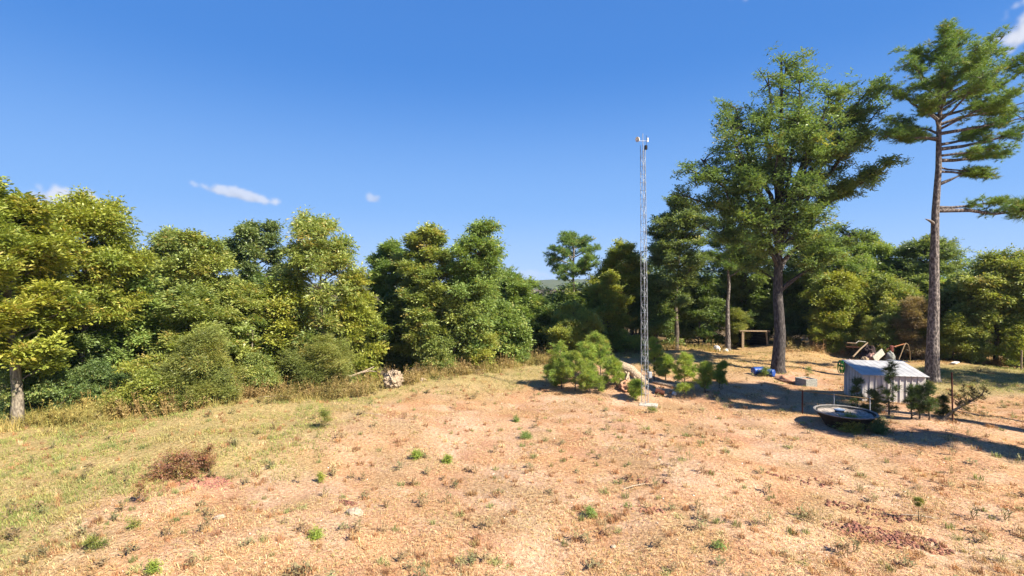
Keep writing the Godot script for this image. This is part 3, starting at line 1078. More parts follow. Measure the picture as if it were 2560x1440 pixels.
	for q in 75:
		var an := TAU * q / 15.0
		var k := q / 15.0
		loops.append(Vector3(sin(k * 2.0) * 0.05 + 0.03 * sin(an), -0.24 + cos(an) * (0.23 + 0.04 * sin(k * 3.0)), sin(an) * (0.13 + 0.03 * cos(k * 2.3))))
		lr.append(0.016)
	var hose := single("garden_hose", tube_mesh(loops, lr, 6), M.hose, "coiled bright green hose hung at the well house roof corner", "hose")
	hose.position = s.transform * Vector3(-w * 0.5 - 0.15, hb + 0.02, -d * 0.5 + 0.10)
	hose.rotation.y = -turn

func thing_part(called: String, parent: Node) -> Node3D:
	var o := Node3D.new()
	o.name = called
	parent.add_child(o, true)
	return o

func make_trough() -> void:
	var at := on_ground(Vector3(10.35, 0, -15.45))
	var t := thing("water_trough", "wide round black stock trough with grey silty bottom", "trough", at)
	var b := Buf.new()
	b.lathe([Vector2(0.50, -0.08), Vector2(0.56, 0.08), Vector2(0.74, 0.36), Vector2(0.82, 0.47)], 56)
	b.lathe([Vector2(0.79, 0.46), Vector2(0.735, 0.385), Vector2(0.5, 0.10)], 56)
	part("tub", b.mesh(), M.black_rubber, t)
	var rim := Buf.new()
	rim.lathe([Vector2(0.815, 0.455), Vector2(0.855, 0.462), Vector2(0.862, 0.478), Vector2(0.850, 0.492), Vector2(0.81, 0.492), Vector2(0.785, 0.475)], 56)
	part("rim", rim.mesh(), M.trough_rim, t)
	var silt := Buf.new()
	var sn := noise_of(FastNoiseLite.TYPE_SIMPLEX, 1.6, 3, 8)
	for r in 10:
		for k in 41:
			var a := TAU * (k % 40) / 40.0
			var q := 0.735 * r / 9.0
			silt.v.append(Vector3(cos(a) * q, 0.425 + sn.get_noise_2d(cos(a) * q, sin(a) * q) * 0.06, sin(a) * q))
			silt.n.append(Vector3.UP)
			silt.c.append(Color.WHITE)
	for r in 9:
		for k in 40:
			var p := r * 41 + k
			silt._ordered(p, p + 41, p + 1)
			silt._ordered(p + 1, p + 41, p + 42)
	silt.refit_normals()
	part("silt", silt.mesh(), M.trough_silt, t)
	var water := Buf.new()
	water.lathe([Vector2(0.733, 0.374), Vector2(0.0, 0.374)], 40)
	part("water", water.mesh(), M.water, t)
	var f := thing("float_box", "small pale blue float box lying in the black trough", "box", at + Vector3(-0.10, 0.36, -0.12), 0.3)
	var hull := part("box_body", boxed(Vector3(0.22, 0.12, 0.16)), M.dark_board, f)
	hull.position.y = 0.06
	var lid := part("lid", boxed(Vector3(0.25, 0.04, 0.19)), M.pale_blue, f)
	lid.position.y = 0.142

func post(label: String, p: Vector3, h: float, r: float, mat: Material, lean := Vector2.ZERO) -> void:
	var g := on_ground(p, -0.15)
	var o := thing("fence_post", label, "post", g)
	strut("shaft", Vector3.ZERO, Vector3(lean.x, h + 0.15, lean.y), r, mat, o)
	strut("post_cap", Vector3(lean.x, h + 0.145, lean.y), Vector3(lean.x, h + 0.17, lean.y), r * 1.2, mat, o)

func make_fence() -> void:
	var a := on_ground(Vector3(9.96, 0.0, -17.06))
	var b := on_ground(Vector3(11.55, 0, -15.95))
	var f := thing("pipe_fence", "short rusty pipe rail on posts behind the round trough", "fence", a)
	var d := b - a
	for u in [0.0, 0.47, 0.97]:
		var q := Vector3(d.x * u, 0, d.z * u)
		var y := ground(a.x + q.x, a.z + q.z) - a.y
		strut("post", q + Vector3(0, y - 0.1, 0), q + Vector3(0, 0.82, 0), 0.024 if u < 0.1 else 0.017, M.rust if u < 0.1 else M.galvanised, f)
	strut("rail", Vector3(-d.x * 0.06, 0.80, -d.z * 0.06), Vector3(d.x * 1.02, 0.775, d.z * 1.02), 0.018, M.old_pipe, f)
	post("tall thin rusty post standing past the well house's front corner", Vector3(14.02, 0.0, -15.81), 1.56, 0.024, M.rust, Vector2(-0.05, 0))
	post("thin grey post at the edge of the woods by the leaning tree", Vector3(25.52, 0.0, -24.94), 0.95, 0.04, M.old_plank)
	post("short pale stake at the woods' edge left of the scrap heap", Vector3(20.96, 0.0, -33.60), 0.42, 0.03, M.old_plank)

func make_shelter() -> void:
	# open fronted lean-to under the trees
	var at := on_ground(Vector3(16.58, 0.0, -34.01))
	var s := thing("lean_to", "small open fronted lean-to of posts with a dark inside", "shelter", at)
	var w := 1.66
	for e in [-1.0, 1.0]:
		var p := part("post", boxed(Vector3(0.16 if e < 0 else 0.10, 1.16, 0.10)), M.old_plank, s)
		p.position = Vector3(e * w * 0.5, 0.52, 0)
		if e > 0:
			p.rotation.z = 0.10
	var beam := part("beam", boxed(Vector3(w + 0.42, 0.09, 0.12)), M.old_plank, s)
	beam.position = Vector3(-0.04, 1.12, 0.02)
	beam.rotation.z = -0.012
	for k in 5:
		var b := part("roof_board", boxed(Vector3(w + 0.2, 0.03, 0.26)), M.old_plank, s)
		b.position = Vector3(0, 1.10 - k * 0.035, -0.20 - k * 0.27)
		b.rotation.x = -0.13
		var q := part("back_board", boxed(Vector3(w + 0.1, 0.19, 0.03)), M.dark_board, s)
		q.position = Vector3(0, 0.08 + k * 0.20, -1.40)
	for e in [-1.0, 1.0]:
		for k in 5:
			var q := part("side_board", boxed(Vector3(0.03, 0.19, 1.38)), M.dark_board, s)
			q.position = Vector3(e * (w * 0.5 - 0.02), 0.08 + k * 0.20, -0.70)

func plank(called: String, label: String, a: Vector3, b: Vector3, wide: float, thick: float, mat: Material, category: String, group := "") -> void:
	var o := single(called, boxed(Vector3(wide, (b - a).length(), thick)), mat, label, category, (a + b) * 0.5, 0.0, group)
	var y := (b - a).normalized()
	var x := y.cross(Vector3(0.3, 0.2, 1.0)).normalized()
	o.basis = Basis(x, y, x.cross(y))

func pole(called: String, label: String, pts: Array, r: float, mat: Material, category: String) -> MeshInstance3D:
	var rad := []
	for k in pts.size():
		rad.append(r * lerpf(1.0, 0.75, float(k) / pts.size()))
	var base: Vector3 = pts[0]
	var loc := []
	for p in pts:
		loc.append(p - base)
	return single(called, tube_mesh(loc, rad, 7), mat, label, category, base)

func heap(called: String, label: String, category: String, p: Vector3, size: Vector3, mat: Material, sd: int, rough := 0.5, freq := 1.6, lift := 0.4) -> MeshInstance3D:
	return single(called, lump_mesh(size, rough, freq, sd, 12), mat, label, category, on_ground(p, size.y * lift), sd * 0.7)

func make_scrap() -> void:
	heap("cloth_heap", "dark purple brown heap of cloth on the scrap pile", "heap", Vector3(19.60, 0.0, -27.40), Vector3(0.36, 0.52, 0.35), M.dark_cloth, 3, 0.7, 2.2, 0.9)
	heap("rubbish_bag", "crumpled pink white bag at the front of the scrap pile", "bag", Vector3(19.20, 0.0, -26.60), Vector3(0.30, 0.36, 0.28), M.tarp_pink, 4, 0.5, 2.4, 0.95)
	heap("rubbish_bag", "tan paper sack behind the well house roof edge", "bag", Vector3(18.64, 0.0, -26.30), Vector3(0.22, 0.30, 0.22), M.old_plank, 5, 0.4, 2.0, 0.9)
	heap("rubbish_bag", "grey rounded sack on the side of the scrap pile towards the pine", "bag", Vector3(20.37, 0.0, -26.80), Vector3(0.22, 0.36, 0.22), M.weathered_block, 6, 0.3, 2.0, 0.95)
	heap("rubbish_bag", "small pale bundle at the low end of the scrap pile", "bag", Vector3(18.00, 0.0, -26.60), Vector3(0.26, 0.20, 0.2), M.tarp_pink, 7, 0.6, 2.4, 0.9)
	plank("white_board", "crumpled white sheet leaning across the scrap pile", Vector3(19.04, 0.42, -26.20), Vector3(19.82, 0.79, -26.60), 0.34, 0.06, M.tarp_white, "sheet")
	plank("board", "upper of two brown boards sticking out of the scrap pile", Vector3(18.95, 1.06, -28.20), Vector3(19.36, 1.04, -28.00), 0.05, 0.14, M.old_plank, "board")
	plank("board", "lower of two brown boards sticking out of the scrap pile", Vector3(18.77, 0.86, -28.00), Vector3(19.33, 0.86, -27.70), 0.05, 0.12, M.rust, "board")
	pole("pole", "brown wooden pole slanting up against the cloth heap", [Vector3(18.49, 0.45, -27.00), Vector3(19.02, 0.84, -27.20), Vector3(19.56, 1.16, -27.40)], 0.045, M.old_plank, "pole")
	pole("pole", "thin grey pole slanting above the cloth heap", [Vector3(19.31, 1.06, -28.00), Vector3(19.49, 1.18, -28.00), Vector3(19.89, 1.13, -28.00)], 0.02, M.concrete, "pole")
	pole("pole", "orange pole lying across from the red frame", [Vector3(20.63, 0.97, -27.00), Vector3(21.01, 1.04, -27.10), Vector3(21.42, 1.12, -27.20)], 0.032, M.orange_paint, "pole")
	pole("hoop_pipe", "bent tan pipe hoop standing at the scrap pile's end", [Vector3(20.51, 0.39, -26.40), Vector3(20.74, 0.78, -26.50), Vector3(20.95, 1.11, -26.60), Vector3(21.11, 1.22, -26.70), Vector3(21.32, 1.13, -26.80), Vector3(21.49, 0.72, -26.90), Vector3(21.59, 0.28, -27.00)], 0.026, M.hoop, "pipe")
	# the red machine frame
	var f := thing("red_frame", "rusty red metal frame standing in the scrap pile", "frame", on_ground(Vector3(20.57, 0.0, -27.00)))
	f.scale = Vector3.ONE * 0.86
	for bar in [[-0.10, 0.0, -0.12, 1.25], [0.10, 0.0, 0.06, 1.15]]:
		strut("upright", Vector3(bar[0], bar[1], 0), Vector3(bar[2], bar[3], 0.05), 0.035, M.red_paint, f)
	strut("crossbar", Vector3(-0.34, 0.92, 0), Vector3(-0.02, 1.22, 0), 0.035, M.red_paint, f)
	strut("crossbar", Vector3(-0.02, 1.22, 0.0), Vector3(0.24, 1.12, 0.05), 0.035, M.red_paint, f)
	strut("crossbar", Vector3(-0.62, 0.62, 0.1), Vector3(-0.18, 0.80, 0.05), 0.04, M.red_paint, f)
	var plate := part("gear_plate", boxed(Vector3(0.16, 0.34, 0.08)), M.red_paint, f)
	plate.position = Vector3(-0.01, 1.02, 0.06)
	for k in 3:
		var q := single("metal_sheet", boxed(Vector3(0.8, 0.02, 0.5)), M.galvanised, ["topmost grey metal sheet lying behind the well house roof", "middle grey metal sheet lying behind the well house", "lowest grey metal sheet on the ground behind the well house"][k], "sheet", on_ground(Vector3(19.06, 0.0, -24.60), 0.62 - 0.16 * k), 0.3 * k)
		q.rotation.z = -0.08
	# things along the edge of the wood
	heap("white_bag", "larger crumpled white bag beside the straight pine trunk", "bag", Vector3(13.66, 0.0, -33.20), Vector3(0.25, 0.24, 0.2), M.white_plastic, 11, 0.5, 2.4, 0.7)
	heap("white_bag", "smaller white bag at the straight pine's foot", "bag", Vector3(14.25, 0.0, -33.20), Vector3(0.17, 0.13, 0.15), M.white_plastic, 12, 0.5, 2.4, 0.7)
	heap("pale_stone", "pale blue grey lump just past the oak trunk", "stone", Vector3(19.47, 0.0, -35.29), Vector3(0.2, 0.16, 0.16), M.concrete, 13, 0.4, 2.0, 0.6)
	heap("white_rag", "ragged white scrap at the dark edge of the wood", "rag", Vector3(21.13, 0.0, -35.52), Vector3(0.18, 0.24, 0.12), M.white_plastic, 14, 0.8, 3.0, 0.7)
	heap("white_jug", "small round white jug under the trees", "jug", Vector3(21.27, 0.0, -34.85), Vector3(0.13, 0.15, 0.13), M.white_plastic, 15, 0.15, 2.0, 0.8)
	var tb := thing("rusty_table", "low rusty table at the edge of the wood", "table", on_ground(Vector3(21.03, 0.0, -32.82)))
	var top := part("table_top", boxed(Vector3(0.75, 0.06, 0.4)), M.rust, tb)
	top.position.y = 0.42
	for e in [[-0.3, -0.15], [0.3, -0.15], [-0.3, 0.15], [0.3, 0.15]]:
		strut("leg", Vector3(e[0], -0.05, e[1]), Vector3(e[0] * 0.9, 0.41, e[1] * 0.9), 0.022, M.old_plank, tb)
	var wb := single("white_board", boxed(Vector3(0.45, 0.05, 0.22)), M.white_plastic, "short white board lying in the grass past the pine", "board", on_ground(Vector3(23.23, 0.0, -26.10), 0.05), 0.5)
	wb.rotation.z = 0.08
	# yard things near the oak
	var blk := thing("concrete_planter", "square grey concrete block with a weed in its hollow", "block", on_ground(Vector3(13.16, 0.0, -22.27)), 0.25)
	for e in [[0.0, 0.27, 0.62, 0.08], [0.0, -0.27, 0.62, 0.08]]:
		var q := part("side", boxed(Vector3(e[2], 0.42, e[3])), M.weathered_block, blk)
		q.position = Vector3(e[0], 0.16, e[1])
	for e in [-1.0, 1.0]:
		var q := part("side", boxed(Vector3(0.08, 0.42, 0.455)), M.weathered_block, blk)
		q.position = Vector3(e * 0.27, 0.16, 0)
	var fill := part("soil_fill", boxed(Vector3(0.455, 0.05, 0.455)), M.red_clay, blk)
	fill.position.y = 0.30
	for k in 2:
		var drum := thing("blue_drum", ["longer blue plastic drum lying in the oak's shade", "short blue tub with a pale end against the oak's foot"][k], "drum", on_ground([Vector3(11.95, 0.0, -24.19), Vector3(12.42, 0.0, -23.98)][k], 0.17 - k * 0.01), [0.25, -0.9][k])
		var b := Buf.new()
		var half: float = [0.29, 0.20][k]
		b.lathe([Vector2(0.0, -half), Vector2(0.155, -half), Vector2(0.175, -half + 0.02), Vector2(0.175, -half * 0.4), Vector2(0.182, -half * 0.35), Vector2(0.175, -half * 0.3), Vector2(0.175, half * 0.3), Vector2(0.182, half * 0.35), Vector2(0.175, half * 0.4), Vector2(0.175, half - 0.02), Vector2(0.155, half), Vector2(0.0, half)], 24)
		var o := part("drum_body", b.mesh(), M.blue_plastic, drum)
		o.rotation.z = PI / 2
		if k == 1:
			var e := Buf.new()
			e.lathe([Vector2(0.14, half + 0.002), Vector2(0.14, half + 0.016), Vector2(0.0, half + 0.016)], 20)
			var cap := part("drum_lid", e.mesh(), M.white_plastic, drum)
			cap.rotation.z = PI / 2
	heap("soil_mound", "mound of pale red clay heaped beside the oak's roots", "mound", Vector3(13.03, 0.0, -23.28), Vector3(0.70, 0.20, 0.5), M.red_clay, 21, 0.35, 1.5, 0.15)

func make_dead_wood() -> void:
	# the root plate standing at the woods' edge
	var at := on_ground(Vector3(-5.01, 0.0, -21.02))
	var st := thing("root_stump", "upturned pale root ball standing at the edge of the weeds", "stump", at, 0.3)
	var core := part("root_core", lump_mesh(Vector3(0.36, 0.38, 0.28), 0.55, 4.5, 31, 22), M.dead_wood, st)
	core.position.y = 0.32
	rng.seed = 91
	for k in 9:
		var a := rr(0, TAU)
		var e := Vector3(cos(a) * 0.40, 0.33 + sin(a) * 0.34, rr(-0.2, 0.3))
		part("root", tube_mesh([Vector3(cos(a) * 0.15, 0.33 + sin(a) * 0.15, 0), Vector3(cos(a + 0.2) * 0.34, 0.34 + sin(a + 0.2) * 0.3, 0.12), e], [0.10, 0.075, 0.035], 6), M.dead_wood, st)
	# the fallen trunk by the mast
	var lg := thing("fallen_log", "thick bleached log with broken roots lying behind the mast", "log", on_ground(Vector3(4.86, 0.0, -20.55)))
	part("log_trunk", tube_mesh([Vector3(-0.62, 0.62, -0.35), Vector3(-0.35, 0.72, -0.2), Vector3(0.05, 0.58, -0.05), Vector3(0.38, 0.28, 0.1), Vector3(0.62, 0.0, 0.2)], [0.16, 0.21, 0.20, 0.17, 0.15], 12), M.dead_wood, lg)
	for r in [[-0.55, 0.6, -0.5, 0.02, 0.10], [-0.25, 0.62, -0.05, 0.0, 0.22], [-0.5, 0.6, -0.75, 0.15, 0.2], [-0.1, 0.6, 0.25, 0.05, 0.35], [-0.4, 0.5, -0.3, -0.05, 0.4], [0.0, 0.5, -0.25, 0.25, 0.45]]:
		part("root", tube_mesh([Vector3(r[0], r[1], -0.1), Vector3((r[0] + r[2]) * 0.5 + 0.05, (r[1] + r[3]) * 0.5 + 0.08, 0.1), Vector3(r[2], r[3], r[4])], [0.08, 0.055, 0.03], 6), M.dead_wood, lg)
	heap("clay_clod", "reddish clay lump under the bleached log's roots", "mound", Vector3(4.65, 0.0, -20.11), Vector3(0.45, 0.24, 0.3), M.red_clay, 33, 0.6, 1.8, 0.3)
	pole("thin_log", "thin pale log lying flat to the right of the mast", [on_ground(Vector3(6.02, 0.0, -21.34), 0.07), on_ground(Vector3(6.62, 0.0, -21.18), 0.08), on_ground(Vector3(7.13, 0.0, -20.78), 0.06)], 0.06, M.dead_wood, "log")
	pole("cut_log", "short dark cut log between the mast and small pines", [on_ground(Vector3(5.72, 0.0, -19.83), 0.11), on_ground(Vector3(6.03, 0.0, -19.69), 0.11)], 0.12, M.rust, "log")
	plank("board", "short grey board beside the bushy small pine", on_ground(Vector3(7.35, 0.0, -22.36), 0.05) , on_ground(Vector3(7.36, 0.0, -21.75), 0.10), 0.12, 0.04, M.concrete, "board")
	heap("white_pebble", "small round white stone below the bushy small pine", "stone", Vector3(6.49, 0.0, -19.90), Vector3(0.09, 0.08, 0.09), M.white_plastic, 41, 0.2)
	var br := thing("fallen_branch", "bleached forked branch lying across the weeds beside the root ball", "branch", on_ground(Vector3(-7.80, 0.0, -22.01), 0.30))
	part("main_stem", tube_mesh([Vector3.ZERO, Vector3(0.7, 0.18, -0.1), Vector3(1.25, 0.38, -0.2), Vector3(1.62, 0.56, -0.3)], [0.06, 0.055, 0.045, 0.02], 7), M.dead_wood, br)
	part("side_stem", tube_mesh([Vector3(1.05, 0.30, -0.16), Vector3(1.5, 0.40, -0.1), Vector3(1.85, 0.38, 0.0)], [0.04, 0.03, 0.015], 6), M.dead_wood, br)
	for q in [[Vector3(-5.05, 0.0, -16.27), 0.95, "thin bent dead branch lying on the turf below the root ball", -0.3], [Vector3(2.36, 0.0, -10.49), 0.55, "small dry twig lying on the bare soil near the front", 0.4], [Vector3(-9.66, 0.0, -18.83), 1.3, "long pale stick lying along the woods' edge", 0.12], [Vector3(-1.47, 0.0, -26.10), 0.9, "pale stick lying in the dry grass near the green vines", 0.05], [Vector3(7.60, 0.0, -9.68), 0.6, "dark stick beside the tiny pine seedling", -0.4], [Vector3(-1.80, 0.0, -24.94), 0.7, "shorter pale stick beside the vine tangle's foot", -0.1]]:
		var p := on_ground(q[0], 0.03)
		var l: float = q[1]
		var dir := Vector3(cos(q[3]), 0, -sin(q[3]))
		pole("dead_stick", q[2], [p, p + dir * l * 0.4 + Vector3(0, 0.05, 0.05), p + dir * l + Vector3(0, 0.01, -0.03)], 0.014, M.dead_wood, "stick")
	for q in [[Vector3(-10.70, 0.0, -19.97), 0.30, "pale weathered rock at the woods' edge under the shrubs", 51], [Vector3(-4.00, 0.0, -22.27), 0.22, "small pale rock right of the root ball", 52], [Vector3(-3.05, 0.0, -9.63), 0.17, "flat pale stone set in the bare soil at the front", 53], [Vector3(-5.54, 0.0, -9.40), 0.10, "smaller flat pale stone left of its like at the front", 54], [Vector3(1.73, 0.0, -8.45), 0.05, "tiny white pebble on the bare soil at the front", 55]]:
		heap("pale_stone", q[2], "stone", q[0], Vector3(q[1], q[1] * 0.45, q[1] * 0.8), M.stone, q[3], 0.4, 2.0, 0.3)

func weed(called: String, label: String, p: Vector3, h: float, r: float, kind: String, category := "weed", o := {}) -> void:
	var g := on_ground(p)
	var opt := {"cb": 0.1, "n": 6, "sec": 2, "per": 2, "form": "mound", "leaf": "small", "size": 0.30, "flare": false, "trunk": 0.008, "sides": 5, "inner": 0.3, "crown": "leaves", "lobe": 0.45}
	opt.merge(o, true)
	grow(called, label, category, g.x, g.z, g.y + h, r, kind, opt, "")

# ------------------------------------------------------------------ the woods
func make_big_trees() -> void:
	# the broad oak in the yard
	var L := []
	for q in [[8.5, 0.4, 15.5, 0.0, 1.3], [8.5, -0.9, 14.7, 0.6, 1.3], [8.5, 1.3, 15.0, -0.5, 1.2], [8.0, -1.9, 13.4, -0.6, 1.35], [7.5, -2.7, 12.1, 0.7, 1.35],
			[7.0, -3.7, 10.8, -0.5, 1.2], [6.6, -4.6, 10.0, 0.5, 1.1], [6.2, -4.7, 8.9, -0.3, 1.0], [8.2, 0.1, 13.4, 1.6, 1.4], [8.2, 2.1, 13.7, 0.9, 1.3], [8.0, 3.3, 14.0, -0.5, 1.25],
			[7.8, 4.5, 14.3, 0.4, 1.15], [7.8, 5.1, 13.6, -0.4, 1.0], [7.2, 4.1, 12.4, 0.7, 1.15], [7.2, 4.9, 11.9, -0.7, 1.0], [7.0, 2.4, 11.6, 1.7, 1.2], [7.0, 0.8, 11.6, 2.4, 1.3],
			[6.8, -1.3, 11.0, 2.3, 1.3], [6.8, -1.0, 11.2, -2.4, 1.3], [7.2, 1.6, 12.0, -2.6, 1.3], [7.6, -0.4, 13.3, -2.0, 1.3], [6.8, 3.0, 9.3, 0.4, 0.75], [6.8, 4.6, 9.9, -0.2, 0.8], [6.8, 5.9, 10.7, 0.2, 0.85],
			[5.2, -3.0, 8.6, 1.0, 1.15], [5.0, -3.4, 7.3, -0.8, 1.05], [4.8, -1.9, 7.3, 1.8, 1.2], [5.0, 1.1, 7.5, 2.0, 1.2], [5.2, 2.3, 7.9, -1.0, 1.15], [4.8, 3.4, 7.0, 0.6, 0.95],
			[4.4, -1.4, 5.9, -1.2, 1.0], [4.4, 1.9, 5.9, 1.0, 1.0], [5.0, 0.2, 8.8, -2.4, 1.3], [6.0, -2.2, 9.2, -2.2, 1.2], [6.0, 2.0, 9.4, -2.2, 1.1], [5.6, 0.0, 8.9, 2.6, 1.2], [6.0, -2.3, 9.3, 2.2, 1.2]]:
		q[4] *= 1.05
		q[0] += rr(-1.0, 0.8)
		L.append(q)
	grow("oak_tree", "broad spreading oak with a dark trunk standing alone in the yard", "oak tree", 13.28, -24.90, 16.22, 5.69, "oak",
		{"limbs": L, "trunk": 0.30, "lean": Vector2(0.15, -0.1), "leaf": "oak", "sec": 20, "per": 6, "bark": "oak_bark", "sides": 14, "size": 0.9, "inner": 0.45, "sag": 0.14})
	# the tall pine behind the well house
	L = [[7.75, 4.9, 7.5, 0.8, 0.55, 1.5], [7.9, 2.9, 8.05, 0.5, 0.4, 0.8], [9.7, 1.9, 9.25, 0.3, 0.5, 0.9], [9.5, 2.6, 9.15, 0.2, 0.25, 0.5], [10.0, 3.8, 10.4, -0.5, 0.5], [10.2, 2.3, 10.3, 0.9, 0.4, 0.7], [10.5, 4.2, 11.1, 0.4, 0.65], [10.7, 3.0, 11.4, -0.9, 0.6],
		[11.2, 4.4, 12.0, 0.0, 0.75], [11.6, 3.0, 12.2, 1.2, 0.7], [12.0, 4.0, 13.1, -0.6, 0.8], [12.4, 4.6, 14.0, 0.5, 0.85], [12.8, 3.8, 14.7, 0.3, 0.8], [12.8, 2.8, 14.5, -1.0, 0.8], [13.2, 2.2, 15.1, 0.9, 0.75], [13.4, 1.3, 15.7, -0.3, 0.75],
		[13.2, 0.5, 16.0, 0.1, 0.75], [13.2, -0.2, 15.7, 0.6, 0.7], [12.8, -0.8, 15.1, -0.4, 0.75], [12.2, -1.4, 14.3, 0.4, 0.75], [11.8, -1.7, 13.4, -0.3, 0.7], [11.4, -1.3, 12.5, 0.9, 0.7], [11.0, -2.4, 11.0, 0.2, 0.6, 1.3], [11.0, -1.4, 11.3, -0.3, 0.55],
		[11.8, 0.4, 13.0, 2.0, 0.8], [11.8, 1.4, 13.2, -2.0, 0.8], [11.2, -0.3, 12.4, -2.0, 0.75], [11.4, 1.8, 12.3, 1.6, 0.7], [10.9, 0.6, 11.8, -2.2, 0.65], [12.6, 0.5, 14.3, 1.5, 0.8], [12.6, 1.2, 14.2, -1.4, 0.8], [12.2, -0.6, 13.7, 1.4, 0.75], [12.2, 2.0, 13.2, 0.5, 0.8]]
	grow("tall_pine", "tall bare trunked pine rising behind the well house", "pine tree", 18.90, -22.40, 16.05, 3.23, "pine",
		{"limbs": L, "trunk": 0.265, "lean": Vector2(0.6, -0.2), "sway": 0.002, "leaf": "pine", "sec": 16, "per": 4, "flat": 0.7, "bark": "pine_bark", "sides": 14, "size": 0.95, "inner": 0.42, "squash": 0.75, "sag": 0.05, "snags": [[7.1, -0.55, 7.35, 0.2], [8.9, 1.0, 9.3, 0.3]]})
	grow("straight_pine", "slender straight pine with bare trunk beside the lean-to", "pine tree", 14.85, -34.30, 9.04, 2.06, "pine",
		{"cb": 0.62, "n": 12, "trunk": 0.20, "leaf": "pine", "sec": 9, "per": 5, "flat": 0.5, "bark": "pine_bark", "lean": Vector2(0.1, 0), "form": "umbrella"})
	grow("round_pine", "small round headed pine standing against the sky above the thicket", "pine tree", 4.63, -37.00, 8.24, 2.14, "pine",
		{"cb": 0.66, "n": 19, "trunk": 0.18, "leaf": "pine", "sec": 9, "per": 5, "flat": 0.6, "bark": "pale_bark", "form": "umbrella", "lean": Vector2(-0.15, 0), "size": 0.95, "lobe": 0.34})
	# trees past the frame whose shade falls into the yard
	grow("shade_pine", "pine mostly out of view whose low bough reaches in at the far right", "pine tree", 18.1, -12.85, 15.0, 2.1, "pine",
		{"extra": [[6.6, -4.3, 6.5, -0.7, 0.55, 1.6]], "cb": 0.5, "n": 22, "trunk": 0.26, "leaf": "pine", "sec": 12, "per": 6, "flat": 0.5, "bark": "pine_bark", "form": "umbrella", "size": 1.1})
	grow("shade_pine", "high crowned pine outside the view shading the ground by the oak", "pine tree", 20.7, -12.3, 15.0, 2.1, "pine",
		{"cb": 0.72, "n": 18, "trunk": 0.2, "leaf": "pine", "sec": 12, "per": 6, "flat": 0.5, "bark": "pine_bark", "form": "umbrella", "size": 1.3})
	grow("shade_oak", "leafy tree outside the view shading the ground beyond the trough", "tree", 19.2, -8.0, 10.5, 1.3, "oak",
		{"cb": 0.4, "n": 18, "trunk": 0.25, "leaf": "oak", "sec": 10, "per": 5, "bark": "oak_bark", "twigs": false})
	grow("shade_oak", "leafy tree outside the view shading the green strip past the pine", "tree", 29.6, -16.2, 12.5, 4.0, "oak",
		{"cb": 0.35, "n": 18, "trunk": 0.25, "leaf": "oak", "sec": 10, "per": 5, "bark": "oak_bark", "twigs": false})

